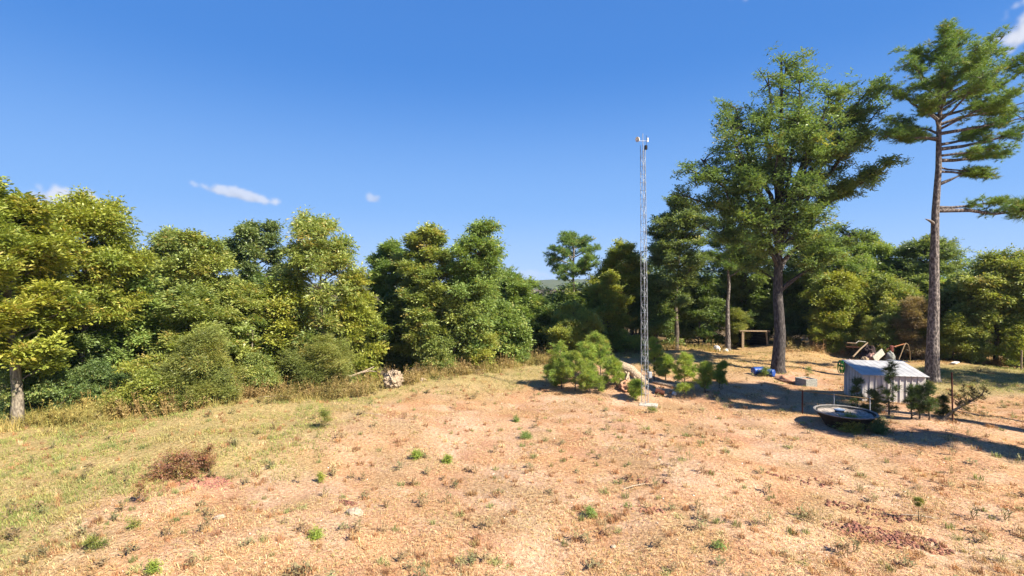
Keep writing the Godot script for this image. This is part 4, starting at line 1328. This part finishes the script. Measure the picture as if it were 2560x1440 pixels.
func make_woods() -> void:
	var edge := "trees along the edge of the yard"
	var big := {"n": 40, "sec": 8, "per": 5, "cb": 0.12, "lobe": 0.30, "inner": 0.5}
	var T := [
		["hickory_tree", "big yellow green tree with a pale forked trunk at the far left", -15.54, -15.60, 7.87, 2.11, "yellow", {"bark": "pale_bark", "cb": 0.22, "n": 46, "lean": Vector2(-0.8, 0.0), "form": "oval", "trunk": 0.17}],
		["hickory_tree", "bright yellow green tree with an arching top right of the forked trunk", -16.03, -18.60, 7.86, 2.33, "yellow", {"n": 44, "cb": 0.3, "form": "oval"}],
		["broadleaf_tree", "dull green treetop showing in the gap beside the arching yellow tree", -17.40, -25.00, 7.15, 1.32, "olive", {"form": "oval"}],
		["broadleaf_tree", "pale olive rounded tree left of the dark bluish treetop", -13.71, -22.50, 6.57, 1.79, "olive", {}],
		["broadleaf_tree", "dark bluish treetop rising behind the paler crowns", -14.33, -28.00, 7.91, 1.89, "blue", {"form": "oval"}],
		["sycamore_tree", "open olive tree with a thin pale trunk and bare dead branches", -9.01, -24.00, 7.62, 2.56, "olive", {"bark": "pale_bark", "n": 37, "trunk": 0.12, "cb": 0.25, "inner": 0.6, "snags": [[3.6, 1.0, 4.3, 1.0], [2.4, -1.3, 2.9, 0.9], [5.0, 1.6, 5.9, 0.7], [2.0, 1.5, 2.3, 1.2]]}],
		["broadleaf_tree", "soft green crown in the dip left of the twin topped trees", -6.86, -29.00, 6.85, 1.86, "green", {}],
		["twin_tree", "left one of the twin topped green trees", -4.36, -26.50, 7.43, 2.13, "olive", {"form": "round", "n": 37, "bark": "pale_bark"}],
		["twin_tree", "right one of the twin topped green trees, darker and leaning", -2.13, -26.00, 7.56, 1.79, "green", {"form": "round", "n": 37, "lean": Vector2(0.6, 0.2), "bark": "pale_bark"}],
		["broadleaf_tree", "low dark crown sloping down right of the twin topped trees", -0.05, -32.00, 4.94, 1.80, "green", {}],
		["broadleaf_tree", "olive green crown between the round pine and the mast", 8.01, -37.00, 7.44, 2.49, "yellow", {}],
		["broadleaf_tree", "tall bluish green tree right behind the mast", 11.18, -34.00, 10.14, 2.70, "blue", {"n": 40, "form": "oval", "cb": 0.3}],
		["broadleaf_tree", "deep green tree behind the straight pine", 17.92, -38.00, 8.46, 2.59, "deep", {"cb": 0.3}],
		["broadleaf_tree", "large deep green tree directly right of the oak trunk", 22.23, -36.00, 8.25, 3.26, "green", {"n": 40, "cb": 0.25}],
		["broadleaf_tree", "rounded green tree behind the scrap heap", 26.41, -37.00, 8.06, 2.94, "green", {"n": 37}],
		["broadleaf_tree", "greyish green round topped tree right behind the tall pine trunk", 28.97, -35.00, 7.92, 3.00, "blue", {"n": 40}],
		["forked_tree", "olive tree with a dark forked trunk at the far right", 26.73, -27.50, 5.98, 2.62, "olive", {"cb": 0.36, "n": 34, "trunk": 0.13, "sec": 9, "bark": "bark", "lean": Vector2(0.3, 0.0)}],
		["broadleaf_tree", "yellowish lower tree between the oak and the scrap heap", 21.83, -33.00, 4.95, 2.62, "yellow", {"cb": 0.2}],
		["broadleaf_tree", "olive lower tree above the scrap heap's red frame", 24.05, -31.50, 4.63, 2.12, "olive", {}],
		["broadleaf_tree", "mottled green lower tree just right of the tall pine", 27.27, -30.50, 4.87, 1.88, "olive", {}],
		["understory_tree", "shaded green tree under the arching yellow tree", -15.81, -20.50, 4.75, 1.68, "green", {}],
		["understory_tree", "dark shaded tree behind the forked pale trunk", -16.93, -18.20, 4.28, 1.56, "deep", {}],
		["understory_tree", "olive green tree above the big left shrub", -12.80, -20.00, 4.23, 1.67, "olive", {}],
		["understory_tree", "dense mottled tree below the dark bluish treetop", -11.75, -22.20, 4.23, 1.69, "olive", {}],
		["understory_tree", "yellow tinged tree left of the thin pale trunk", -10.48, -23.00, 4.78, 1.46, "yellow", {}],
		["understory_tree", "bright yellow green tree right of the thin pale trunk", -7.53, -24.20, 4.52, 1.46, "yellow", {}],
		["understory_tree", "dark tree in the deep gap left of the twin trees", -6.39, -27.00, 3.74, 1.36, "deep", {}],
		["understory_tree", "yellow green tree under the left twin tree", -4.41, -25.60, 3.74, 1.35, "olive", {}],
		["understory_tree", "vine hung tree under the right twin tree", -2.38, -25.80, 3.98, 1.55, "olive", {"n": 23}],
		["understory_tree", "dusky tree at the left of the far ridge gap", -0.40, -28.00, 3.27, 1.41, "green", {}],
		["understory_tree", "dark shaded tree in front of the far ridge gap", 1.41, -32.00, 3.73, 1.69, "green", {}],
		["understory_tree", "yellowish thicket tree under the round pine", 3.85, -30.00, 2.98, 2.29, "yellow", {"leaf": "small", "sec": 13}],
		["understory_tree", "green tree between the thicket and the mast", 6.45, -33.50, 4.90, 1.93, "yellow", {}],
		["understory_tree", "shaded tree just right of the mast", 10.16, -35.00, 4.92, 2.11, "deep", {}],
		["understory_tree", "dark tree left of the straight pine's trunk", 13.51, -36.00, 4.93, 2.02, "shaded", {}],
		["understory_tree", "dark tree in shade behind the oak trunk", 20.30, -37.50, 5.25, 2.44, "shaded", {}],
		["understory_tree", "olive tree at the far right edge beyond the forked trunk", 27.97, -27.00, 4.82, 1.71, "olive", {}],
		["understory_tree", "deep green tree between the lean-to and the oak", 18.44, -38.00, 4.65, 2.07, "deep", {}],
		["understory_tree", "shaded tree under the crowns right of the oak trunk", 21.80, -36.00, 4.07, 2.28, "shaded", {}],
	]
	for t in T:
		var o: Dictionary = big.duplicate()
		if t[0] == "understory_tree":
			o = {"n": 30, "sec": 7, "per": 5, "cb": 0.04, "lobe": 0.32, "form": "oval", "inner": 0.45}
		o.merge(t[7], true)
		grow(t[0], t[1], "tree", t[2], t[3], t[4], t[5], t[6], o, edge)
	var S := [
		["leafy_shrub", "large yellow green shrub at the front of the left woods", -12.63, -17.60, 1.75, 1.76, "yellow", {"form": "mound"}],
		["juniper_bush", "dull green feathery juniper beside the large yellow green shrub", -11.19, -18.00, 2.52, 1.62, "cedar", {"leaf": "feather", "form": "cone", "n": 26, "sec": 12}],
		["cedar_bush", "feathery yellow green cedar in front of the thin pale trunk", -8.56, -22.00, 1.91, 1.87, "cedar", {"leaf": "feather", "form": "mound", "n": 24, "sec": 12}],
		["leafy_shrub", "dark shrub in shade under the forked pale trunk", -15.77, -16.60, 1.84, 1.53, "deep", {}],
		["leafy_shrub", "shaded shrub between the forked trunk and the yellow green shrub", -15.08, -18.00, 1.47, 1.08, "shaded", {}],
		["leafy_shrub", "yellow green vines heaped under the twin trees", -1.74, -25.50, 2.11, 1.27, "yellow", {"n": 16}],
		["leafy_shrub", "low green shrub at the left twin tree's foot", -3.91, -25.00, 1.59, 1.24, "olive", {}],
		["leafy_shrub", "small dusky shrub at the right end of the vine tangle", 0.22, -28.00, 1.33, 1.08, "green", {}],
		["leafy_shrub", "low olive shrub right of the feathery juniper", -10.14, -20.00, 1.53, 0.90, "olive", {}],
		["leafy_shrub", "golden green shrub at the foot of the thicket by the small pines", 7.30, -32.50, 1.19, 1.15, "yellow", {}],
		["leafy_shrub", "pale leafy shrub behind the oak and left of the scrap heap", 20.66, -32.00, 2.45, 1.85, "yellow", {}],
		["leafy_shrub", "rounded olive shrub behind the red frame", 22.01, -30.00, 2.33, 1.44, "olive", {}],
		["dead_vine_tangle", "tan dead vine tangle hanging beside the tall pine", 23.14, -28.80, 3.65, 0.97, "tan", {"leaf": "feather", "n": 14, "form": "oval"}],
		["leafy_shrub", "sunlit olive shrub just right of the tall pine's trunk", 24.46, -27.60, 2.62, 1.24, "yellow", {}],
		["leafy_shrub", "green shrub left of the dark forked trunk", 25.12, -27.00, 1.97, 0.95, "olive", {}],
		["leafy_shrub", "yellowish shrub right of the dark forked trunk", 26.17, -25.80, 2.22, 1.08, "yellow", {}],
		["cedar_bush", "rounded green cedar between the straight pine and the lean-to", 15.80, -35.00, 2.54, 0.84, "cedar", {"leaf": "feather", "form": "oval"}],
		["leafy_shrub", "small shrub with browning leaves just left of the mast", 8.26, -33.00, 0.80, 0.69, "yellow", {}],
	]
	for t in S:
		var o := {"n": 18, "sec": 9, "per": 5, "cb": 0.05, "lobe": 0.36, "form": "mound", "flare": false, "trunk": 0.05, "size": 0.85, "leaf": "small", "inner": 0.35}
		o.merge(t[7], true)
		grow(t[0], t[1], "bush", t[2], t[3], t[4], t[5], t[6], o, "bushes at the foot of the woods")

func make_bare_trunks() -> void:
	rng.seed = 404
	var B := [
		["pale bare trunk leaning in front of the right twin tree", Vector3(-3.11, 0.0, -25.51), 3.0, 0.10, 0.45],
		["thin pale dead trunk left of its leaning neighbour under the twin trees", Vector3(-3.60, 0.0, -25.51), 2.6, 0.07, -0.1],
		["thin grey bare trunk between the juniper and the feathery cedar", Vector3(-11.22, 0.0, -21.58), 2.7, 0.06, 0.05],
		["short bleached dead stem in the vine tangle's right end", Vector3(-2.14, 0.0, -26.72), 1.9, 0.05, 0.5],
	]
	for q in B:
		var p := on_ground(q[1], -0.1)
		var t := thing("bare_tree", q[0], "dead tree", p, 0.0, "bare trunks at the edge of the woods")
		var h: float = q[2]
		var tip := Vector3(q[4], h, 0.1)
		part("trunk", tube_mesh([Vector3.ZERO, Vector3(q[4] * 0.2 + 0.05, h * 0.35, 0), Vector3(q[4] * 0.6 - 0.04, h * 0.7, 0.06), tip], [q[3], q[3] * 0.8, q[3] * 0.55, 0.012], 7), M.pale_bark, t)
		for k in 6:
			var u := rr(0.35, 0.95)
			var a := Vector3(q[4] * u * u, h * u, 0.05)
			var az := rr(0, TAU)
			var e := a + Vector3(cos(az), rr(0.0, 0.8), sin(az) * 0.7) * rr(0.3, 0.9)
			part("limb", tube_mesh([a, a.lerp(e, 0.5) + Vector3(0, 0.06, 0), e], [q[3] * 0.35, q[3] * 0.25, 0.006], 5), M.pale_bark, t)

func make_deep_woods() -> void:
	# the rest of the wood behind, which reads as one mass
	rng.seed = 606
	var root := thing_part("deep_woods", self)
	root.set_meta("kind", "stuff")
	root.set_meta("label", "shadowy mass of woodland behind the first row of trees")
	var places := []
	var tints := []
	var wood := Buf.new()
	for k in 190:
		var x := rr(-40.0, 62.0)
		var back := 5.0 + 34.0 * pow(rng.randf(), 1.3)
		var z := along(EDGE, x) - back
		if x < -9.0 and back < 6.5:
			z -= 2.0
		var y := ground(x, z)
		# tops stay below what the photograph shows over this bearing
		var bear := x / -z
		var cap := 0.085
		if bear > -0.02 and bear < 0.16:
			cap = -0.006
		elif bear > 0.22:
			cap = 0.075
		elif bear < -0.75:
			cap = 0.12
		var top := minf(y + rr(5.0, 8.5), 4.5 - z * cap * rr(0.6, 1.0))
		if top - y < 2.0:
			continue
		var r := rr(1.6, 2.6)
		wood.tube([Vector3(x, y - 0.1, z), Vector3(x + rr(-0.3, 0.3), lerpf(y, top, 0.6), z)], [0.13, 0.05], 5, Color(0.8, 0.8, 0.8), false)
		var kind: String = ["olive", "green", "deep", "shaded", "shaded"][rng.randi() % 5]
		for c in 130:
			var d := Vector3(rr(-1, 1), rr(-1, 1), rr(-1, 1))
			if d.length() > 1.0:
				d = d.normalized() * rr(0.7, 1.0)
			var at := Vector3(x + d.x * r, lerpf(y, top, 0.54) + d.y * (top - y) * 0.46, z + d.z * r)
			var sc := rr(1.3, 2.1)
			places.append(Transform3D(Basis(Vector3.UP, rr(0, TAU)).scaled(Vector3(sc, sc * 0.8, sc)), at))
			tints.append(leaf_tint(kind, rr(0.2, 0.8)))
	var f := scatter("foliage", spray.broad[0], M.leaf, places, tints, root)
	f.set_meta("kind", "stuff")
	var s := part("stems", wood.mesh(), M.bark, root)
	s.set_meta("kind", "stuff")

func make_saplings() -> void:
	var g := "pine saplings beside the mast"
	var A := [
		["leftmost leaning pine sapling of the clump left of the mast", Vector3(1.96, 0.0, -21.83), 1.19, 0.70],
		["tall bright pine sapling in the middle of the clump left of the mast", Vector3(2.11, 0.0, -21.18), 1.87, 0.83],
		["pine sapling with paired stems at the front of the clump", Vector3(2.62, 0.0, -20.71), 1.65, 0.80],
		["broad pine sapling at the back of the clump left of the mast", Vector3(3.26, 0.0, -21.83), 1.68, 0.92],
		["rightmost tall pine sapling of the clump left of the mast", Vector3(4.01, 0.0, -22.45), 1.87, 0.83],
		["short front pine sapling at the right of the clump", Vector3(3.15, 0.0, -20.04), 1.03, 0.63],
		["tall narrow pine sapling close behind the mast's right side", Vector3(6.33, 0.0, -22.18), 1.85, 0.45],
		["bushy pine sapling with a full crown right of the mast", Vector3(6.77, 0.0, -19.55), 1.75, 0.52],
		["pine sapling with rust brown needles at its foot by the shade", Vector3(7.86, 0.0, -20.26), 1.25, 0.40],
		["low rightmost pine sapling beside the streaked shade", Vector3(8.90, 0.0, -21.34), 1.10, 0.36],
		["small pine sapling in front of the bleached log", Vector3(4.16, 0.0, -20.26), 1.15, 0.42],
		["small faded pine sapling right behind the narrow one", Vector3(7.22, 0.0, -23.38), 1.05, 0.40],
		["thin little pine sapling against the mast's left leg", Vector3(4.73, 0.0, -19.02), 0.75, 0.22],
	]
	for a in A:
		var p: Vector3 = a[1]
		var foot := ground(p.x, p.z)
		grow("pine_sapling", a[0], "pine sapling", p.x, p.z, foot + a[2], a[3] * 1.15, "sapling",
			{"cb": 0.16, "n": 15, "sec": 4, "per": 3, "flat": 1.1, "leaf": "sapling", "form": "oval", "trunk": 0.028, "flare": false, "sides": 6, "size": 0.9, "inner": 0.35, "sag": -0.08, "lobe": 0.42, "crown": "needles"}, g)
	var W := [
		["dark bushy pine sapling at the well house's left front corner", Vector3(11.77, 0.0, -16.95), 1.20, 0.42, 0.15],
		["tallest dark pine sapling in front of the well house wall", Vector3(12.48, 0.0, -16.46), 1.75, 0.36, 0.3],
		["dark pine sapling bending over in front of the white wall", Vector3(12.85, 0.0, -15.99), 0.95, 0.30, 0.45],
		["dense dark pine sapling at the well house's right corner", Vector3(13.26, 0.0, -15.81), 1.15, 0.36, 0.45],
		["low dark pine sapling between the trough and the white wall", Vector3(12.17, 0.0, -16.75), 0.75, 0.30, 0.2],
		["bare stemmed pine sapling next to the bending one", Vector3(13.03, 0.0, -15.90), 1.0, 0.26, 0.55],
		["small dim pine sapling right of the dense one", Vector3(14.09, 0.0, -16.27), 0.6, 0.28, 0.2],
	]
	for a in W:
		var p: Vector3 = a[1]
		grow("pine_sapling", a[0], "pine sapling", p.x, p.z, ground(p.x, p.z) + a[2], a[3], "dark_pine",
			{"cb": a[4] * 0.6, "n": 11, "sec": 3, "per": 2, "flat": 1.0, "leaf": "sapling", "form": "cone", "trunk": 0.03, "flare": false, "sides": 6, "size": 0.8, "inner": 0.25, "lobe": 0.36, "crown": "needles", "sway": 0.03}, "dark pine saplings round the well house")
	var lp := on_ground(Vector3(13.59, 0.0, -15.81))
	var br := thing("leaning_dead_pine", "dead pine sapling leaning over with brown needles near the rusty post", "dead tree", lp)
	part("trunk", tube_mesh([Vector3(0, -0.05, 0), Vector3(0.45, 0.36, 0.05), Vector3(0.85, 0.62, 0.1), Vector3(1.28, 0.86, 0.1)], [0.05, 0.042, 0.034, 0.015], 7), M.bark, br)
	rng.seed = 17
	var pl := []
	var ti := []
	var wd := Buf.new()
	for k in 46:
		var u := rr(0.35, 1.0)
		var p := Vector3(1.28 * u, 0.86 * u, 0.1 * u)
		var e := p + Vector3(rr(-0.35, 0.35), rr(-0.15, 0.42), rr(-0.35, 0.35))
		wd.tube([p, e], [0.012, 0.005], 3, Color.WHITE, false)
		pl.append(Transform3D(Basis(Vector3.UP, rr(0, TAU)).scaled(Vector3.ONE * rr(0.5, 0.85)), e))
		ti.append(Color(0.10, 0.09, 0.035) * rr(0.7, 1.3))
	part("twigs", wd.mesh(), M.bark, br)
	scatter("needles", spray.sapling[0], M.needle, pl, ti, br)

func make_weeds() -> void:
	weed("leafy_weed", "left one of two bright green weeds on the bare soil", Vector3(-2.48, 0.0, -12.87), 0.20, 0.17, "sapling", "weed", {"size": 0.34, "sec": 3})
	weed("leafy_weed", "right one of two bright green weeds on the bare soil", Vector3(-1.64, 0.0, -12.72), 0.17, 0.15, "sapling", "weed", {"size": 0.34, "sec": 3})
	weed("leafy_weed", "yellow green weed on the soil midway down at the left", Vector3(-4.44, 0.0, -11.52), 0.18, 0.12, "yellow")
	weed("leafy_weed", "small green weed low down left of the middle", Vector3(-3.37, 0.0, -8.54), 0.16, 0.10, "sapling")
	weed("leafy_weed", "green weed at the very bottom of the view", Vector3(-5.48, 0.0, -7.57), 0.16, 0.13, "sapling")
	weed("leafy_weed", "small dark green weed on the soil right of the middle", Vector3(1.50, 0.0, -9.43), 0.17, 0.08, "green")
	weed("leafy_weed", "low green weed patch in front of the mast's left", Vector3(0.44, 0.0, -14.35), 0.12, 0.45, "green", "weed", {"n": 10, "sec": 4})
	weed("leafy_weed", "little dark weed above the low green patch", Vector3(0.13, 0.0, -15.99), 0.18, 0.12, "green")
	weed("leafy_weed", "spreading green weed at the bottom right of the middle", Vector3(3.36, 0.0, -8.10), 0.10, 0.22, "green", "weed", {"n": 9, "sec": 4})
	weed("leafy_weed", "grey green weed clump near the lower left corner", Vector3(-6.93, 0.0, -8.19), 0.16, 0.26, "cedar", "weed", {"n": 9, "sec": 4})
	weed("leafy_weed", "grey green weed clump by the reddish brush", Vector3(-6.78, 0.0, -8.92), 0.12, 0.16, "cedar")
	weed("leafy_weed", "low yellow green weed mat below the mast", Vector3(4.87, 0.0, -17.27), 0.16, 0.3, "cedar", "weed", {"n": 8})
	weed("leafy_weed", "pale green leafy weed growing against the trough's front", Vector3(10.15, 0.0, -14.96), 0.36, 0.34, "cedar", "weed", {"n": 12, "sec": 5, "size": 0.5, "leaf": "broad"})
	weed("leafy_weed", "dark green weed at the trough's right end", Vector3(10.82, 0.0, -14.73), 0.40, 0.32, "shaded", "weed", {"n": 12, "sec": 5, "size": 0.5})
	weed("leafy_weed", "green weed growing in front of the blue drum", Vector3(12.05, 0.0, -23.78), 0.48, 0.3, "deep", "weed", {"n": 10, "size": 0.5})
	weed("leafy_weed", "weed stalk growing out of the concrete block", Vector3(13.63, 0.0, -22.90), 0.75, 0.14, "deep", "weed", {"size": 0.4})
	weed("pine_seedling", "tiny pine seedling on a bare stem at the lower right", Vector3(7.70, 0.0, -9.40), 0.42, 0.10, "cedar", "pine seedling", {"cb": 0.7, "leaf": "sapling", "size": 0.42, "n": 4, "crown": "needles"})
	weed("dead_brush", "low heap of reddish brown dead brush on the left bank", Vector3(-7.89, 0.0, -11.69), 0.50, 1.05, "redbrush", "brush", {"n": 30, "sec": 4, "per": 3, "size": 0.42, "form": "round", "cb": 0.02, "trunk": 0.014, "lobe": 0.34, "inner": 0.3})
	weed("dead_brush", "thin dead brown weed right of the reddish brush", Vector3(-7.23, 0.0, -11.86), 0.72, 0.22, "redbrush", "brush", {"n": 8, "size": 0.4})
	weed("dry_weed", "thin upright dry weed on the turf above the bare soil", Vector3(-5.65, 0.0, -15.04), 0.55, 0.2, "cedar", "weed", {"leaf": "feather", "n": 8, "size": 0.4, "cb": 0.2})
	weed("dry_weed", "dead brown weed stalk left of the grey green clump", Vector3(-7.55, 0.0, -10.07), 0.40, 0.18, "redbrush", "weed", {"n": 7, "size": 0.3})

func make_soil_scraps() -> void:
	# crumbled dark red clods and leaf litter lying in patches
	rng.seed = 23
	var clod := lump_mesh(Vector3(0.05, 0.03, 0.04), 0.6, 14.0, 61, 4)
	var spots := []
	for q in [[Vector3(6.62, 0.0, -8.77), 0.9, 420, 0.75], [Vector3(7.08, 0.0, -9.71), 0.8, 130, 0.6], [Vector3(2.82, 0.0, -11.00), 0.6, 40, 0.5], [Vector3(2.46, 0.0, -9.59), 0.5, 40, 0.8], [Vector3(-3.39, 0.0, -10.26), 0.25, 40, 0.5], [Vector3(-7.41, 0.0, -11.52), 1.1, 420, 1.0], [Vector3(6.57, 0.0, -11.22), 0.7, 50, 0.7]]:
		for k in int(q[2]):
			var a := rr(0, TAU)
			var d: float = q[1] * pow(rng.randf(), 0.8)
			var p: Vector3 = q[0] + Vector3(cos(a) * d, 0, sin(a) * d * 0.45 + cos(a) * d * 0.35)
			spots.append([p, rr(0.3, 0.95), rr(0.5, 1.3), Color(0.15, 0.07, 0.06).lerp(Color(0.34, 0.16, 0.11), rng.randf()) * q[3] * 1.3])
	lay("clay_clods", clod, M.clod, spots, "patches of crumbled dark red clods and leaf scraps")
	var peb := []
	for p in spread(420, 6.5, 22.0):
		if turf(p.x, p.z) < 0.5:
			peb.append([p, rr(0.15, 0.45) * (1.8 if rng.randf() < 0.03 else 1.0), rr(0.3, 0.8), Color(0.62, 0.50, 0.40).lerp(Color(0.75, 0.68, 0.60), rng.randf())])
	lay("pebbles", clod, M.clod, peb, "small pale pebbles strewn over the bare soil")

func _ready() -> void:
	# ---- camera, sky, sun, exposure
	var cam := Camera3D.new()
	cam.name = "camera"
	cam.fov = 60.0
	cam.near = 0.1
	cam.far = 4000.0
	add_child(cam)
	cam.position = Vector3(0, 4.5, 0)
	cam.rotation_degrees.x = -0.69
	cam.current = true
	var env := Environment.new()
	env.background_mode = Environment.BG_SKY
	var sky := Sky.new()
	rng.seed = 1
	sky.sky_material = make_sky()
	env.sky = sky
	env.background_energy_multiplier = 0.51
	env.ambient_light_source = Environment.AMBIENT_SOURCE_SKY
	env.tonemap_mode = Environment.TONE_MAPPER_LINEAR
	env.tonemap_exposure = 2.5
	env.fog_enabled = true
	env.fog_density = 0.0002
	env.fog_light_color = Color(0.72, 0.82, 0.95)
	env.sdfgi_enabled = true
	env.ssao_enabled = true
	env.ssil_enabled = true
	var we := WorldEnvironment.new()
	we.name = "world"
	we.environment = env
	add_child(we)
	var sun := DirectionalLight3D.new()
	sun.name = "sun"
	sun.light_energy = 1.6
	sun.light_color = Color(1.0, 0.95, 0.87)
	sun.light_angular_distance = 0.5
	sun.shadow_enabled = true
	add_child(sun)
	var towards := Vector3(-0.78 * 0.743, -0.669, -0.63 * 0.743)
	sun.look_at_from_position(Vector3.ZERO, towards, Vector3.UP)

	hill_noise = noise_of(FastNoiseLite.TYPE_SIMPLEX, 0.05, 2, 3)
	patch_noise = noise_of(FastNoiseLite.TYPE_SIMPLEX, 0.09, 3, 9)
	make_materials()
	var rod := Buf.new()
	rod.tube([Vector3.ZERO, Vector3.UP], [1.0, 1.0], 7)
	unit_rod = rod.mesh()
	make_sprays()
	# ---- the land
	make_ground()
	make_far_hill()
	# ---- trees
	make_big_trees()
	make_woods()
	make_bare_trunks()
	make_deep_woods()
	# ---- things in the yard
	make_mast()
	make_well_house()
	make_trough()
	make_fence()
	make_shelter()
	make_scrap()
	make_dead_wood()
	# ---- small growth and ground cover
	make_saplings()
	make_weeds()
	make_soil_scraps()
	make_ground_cover()
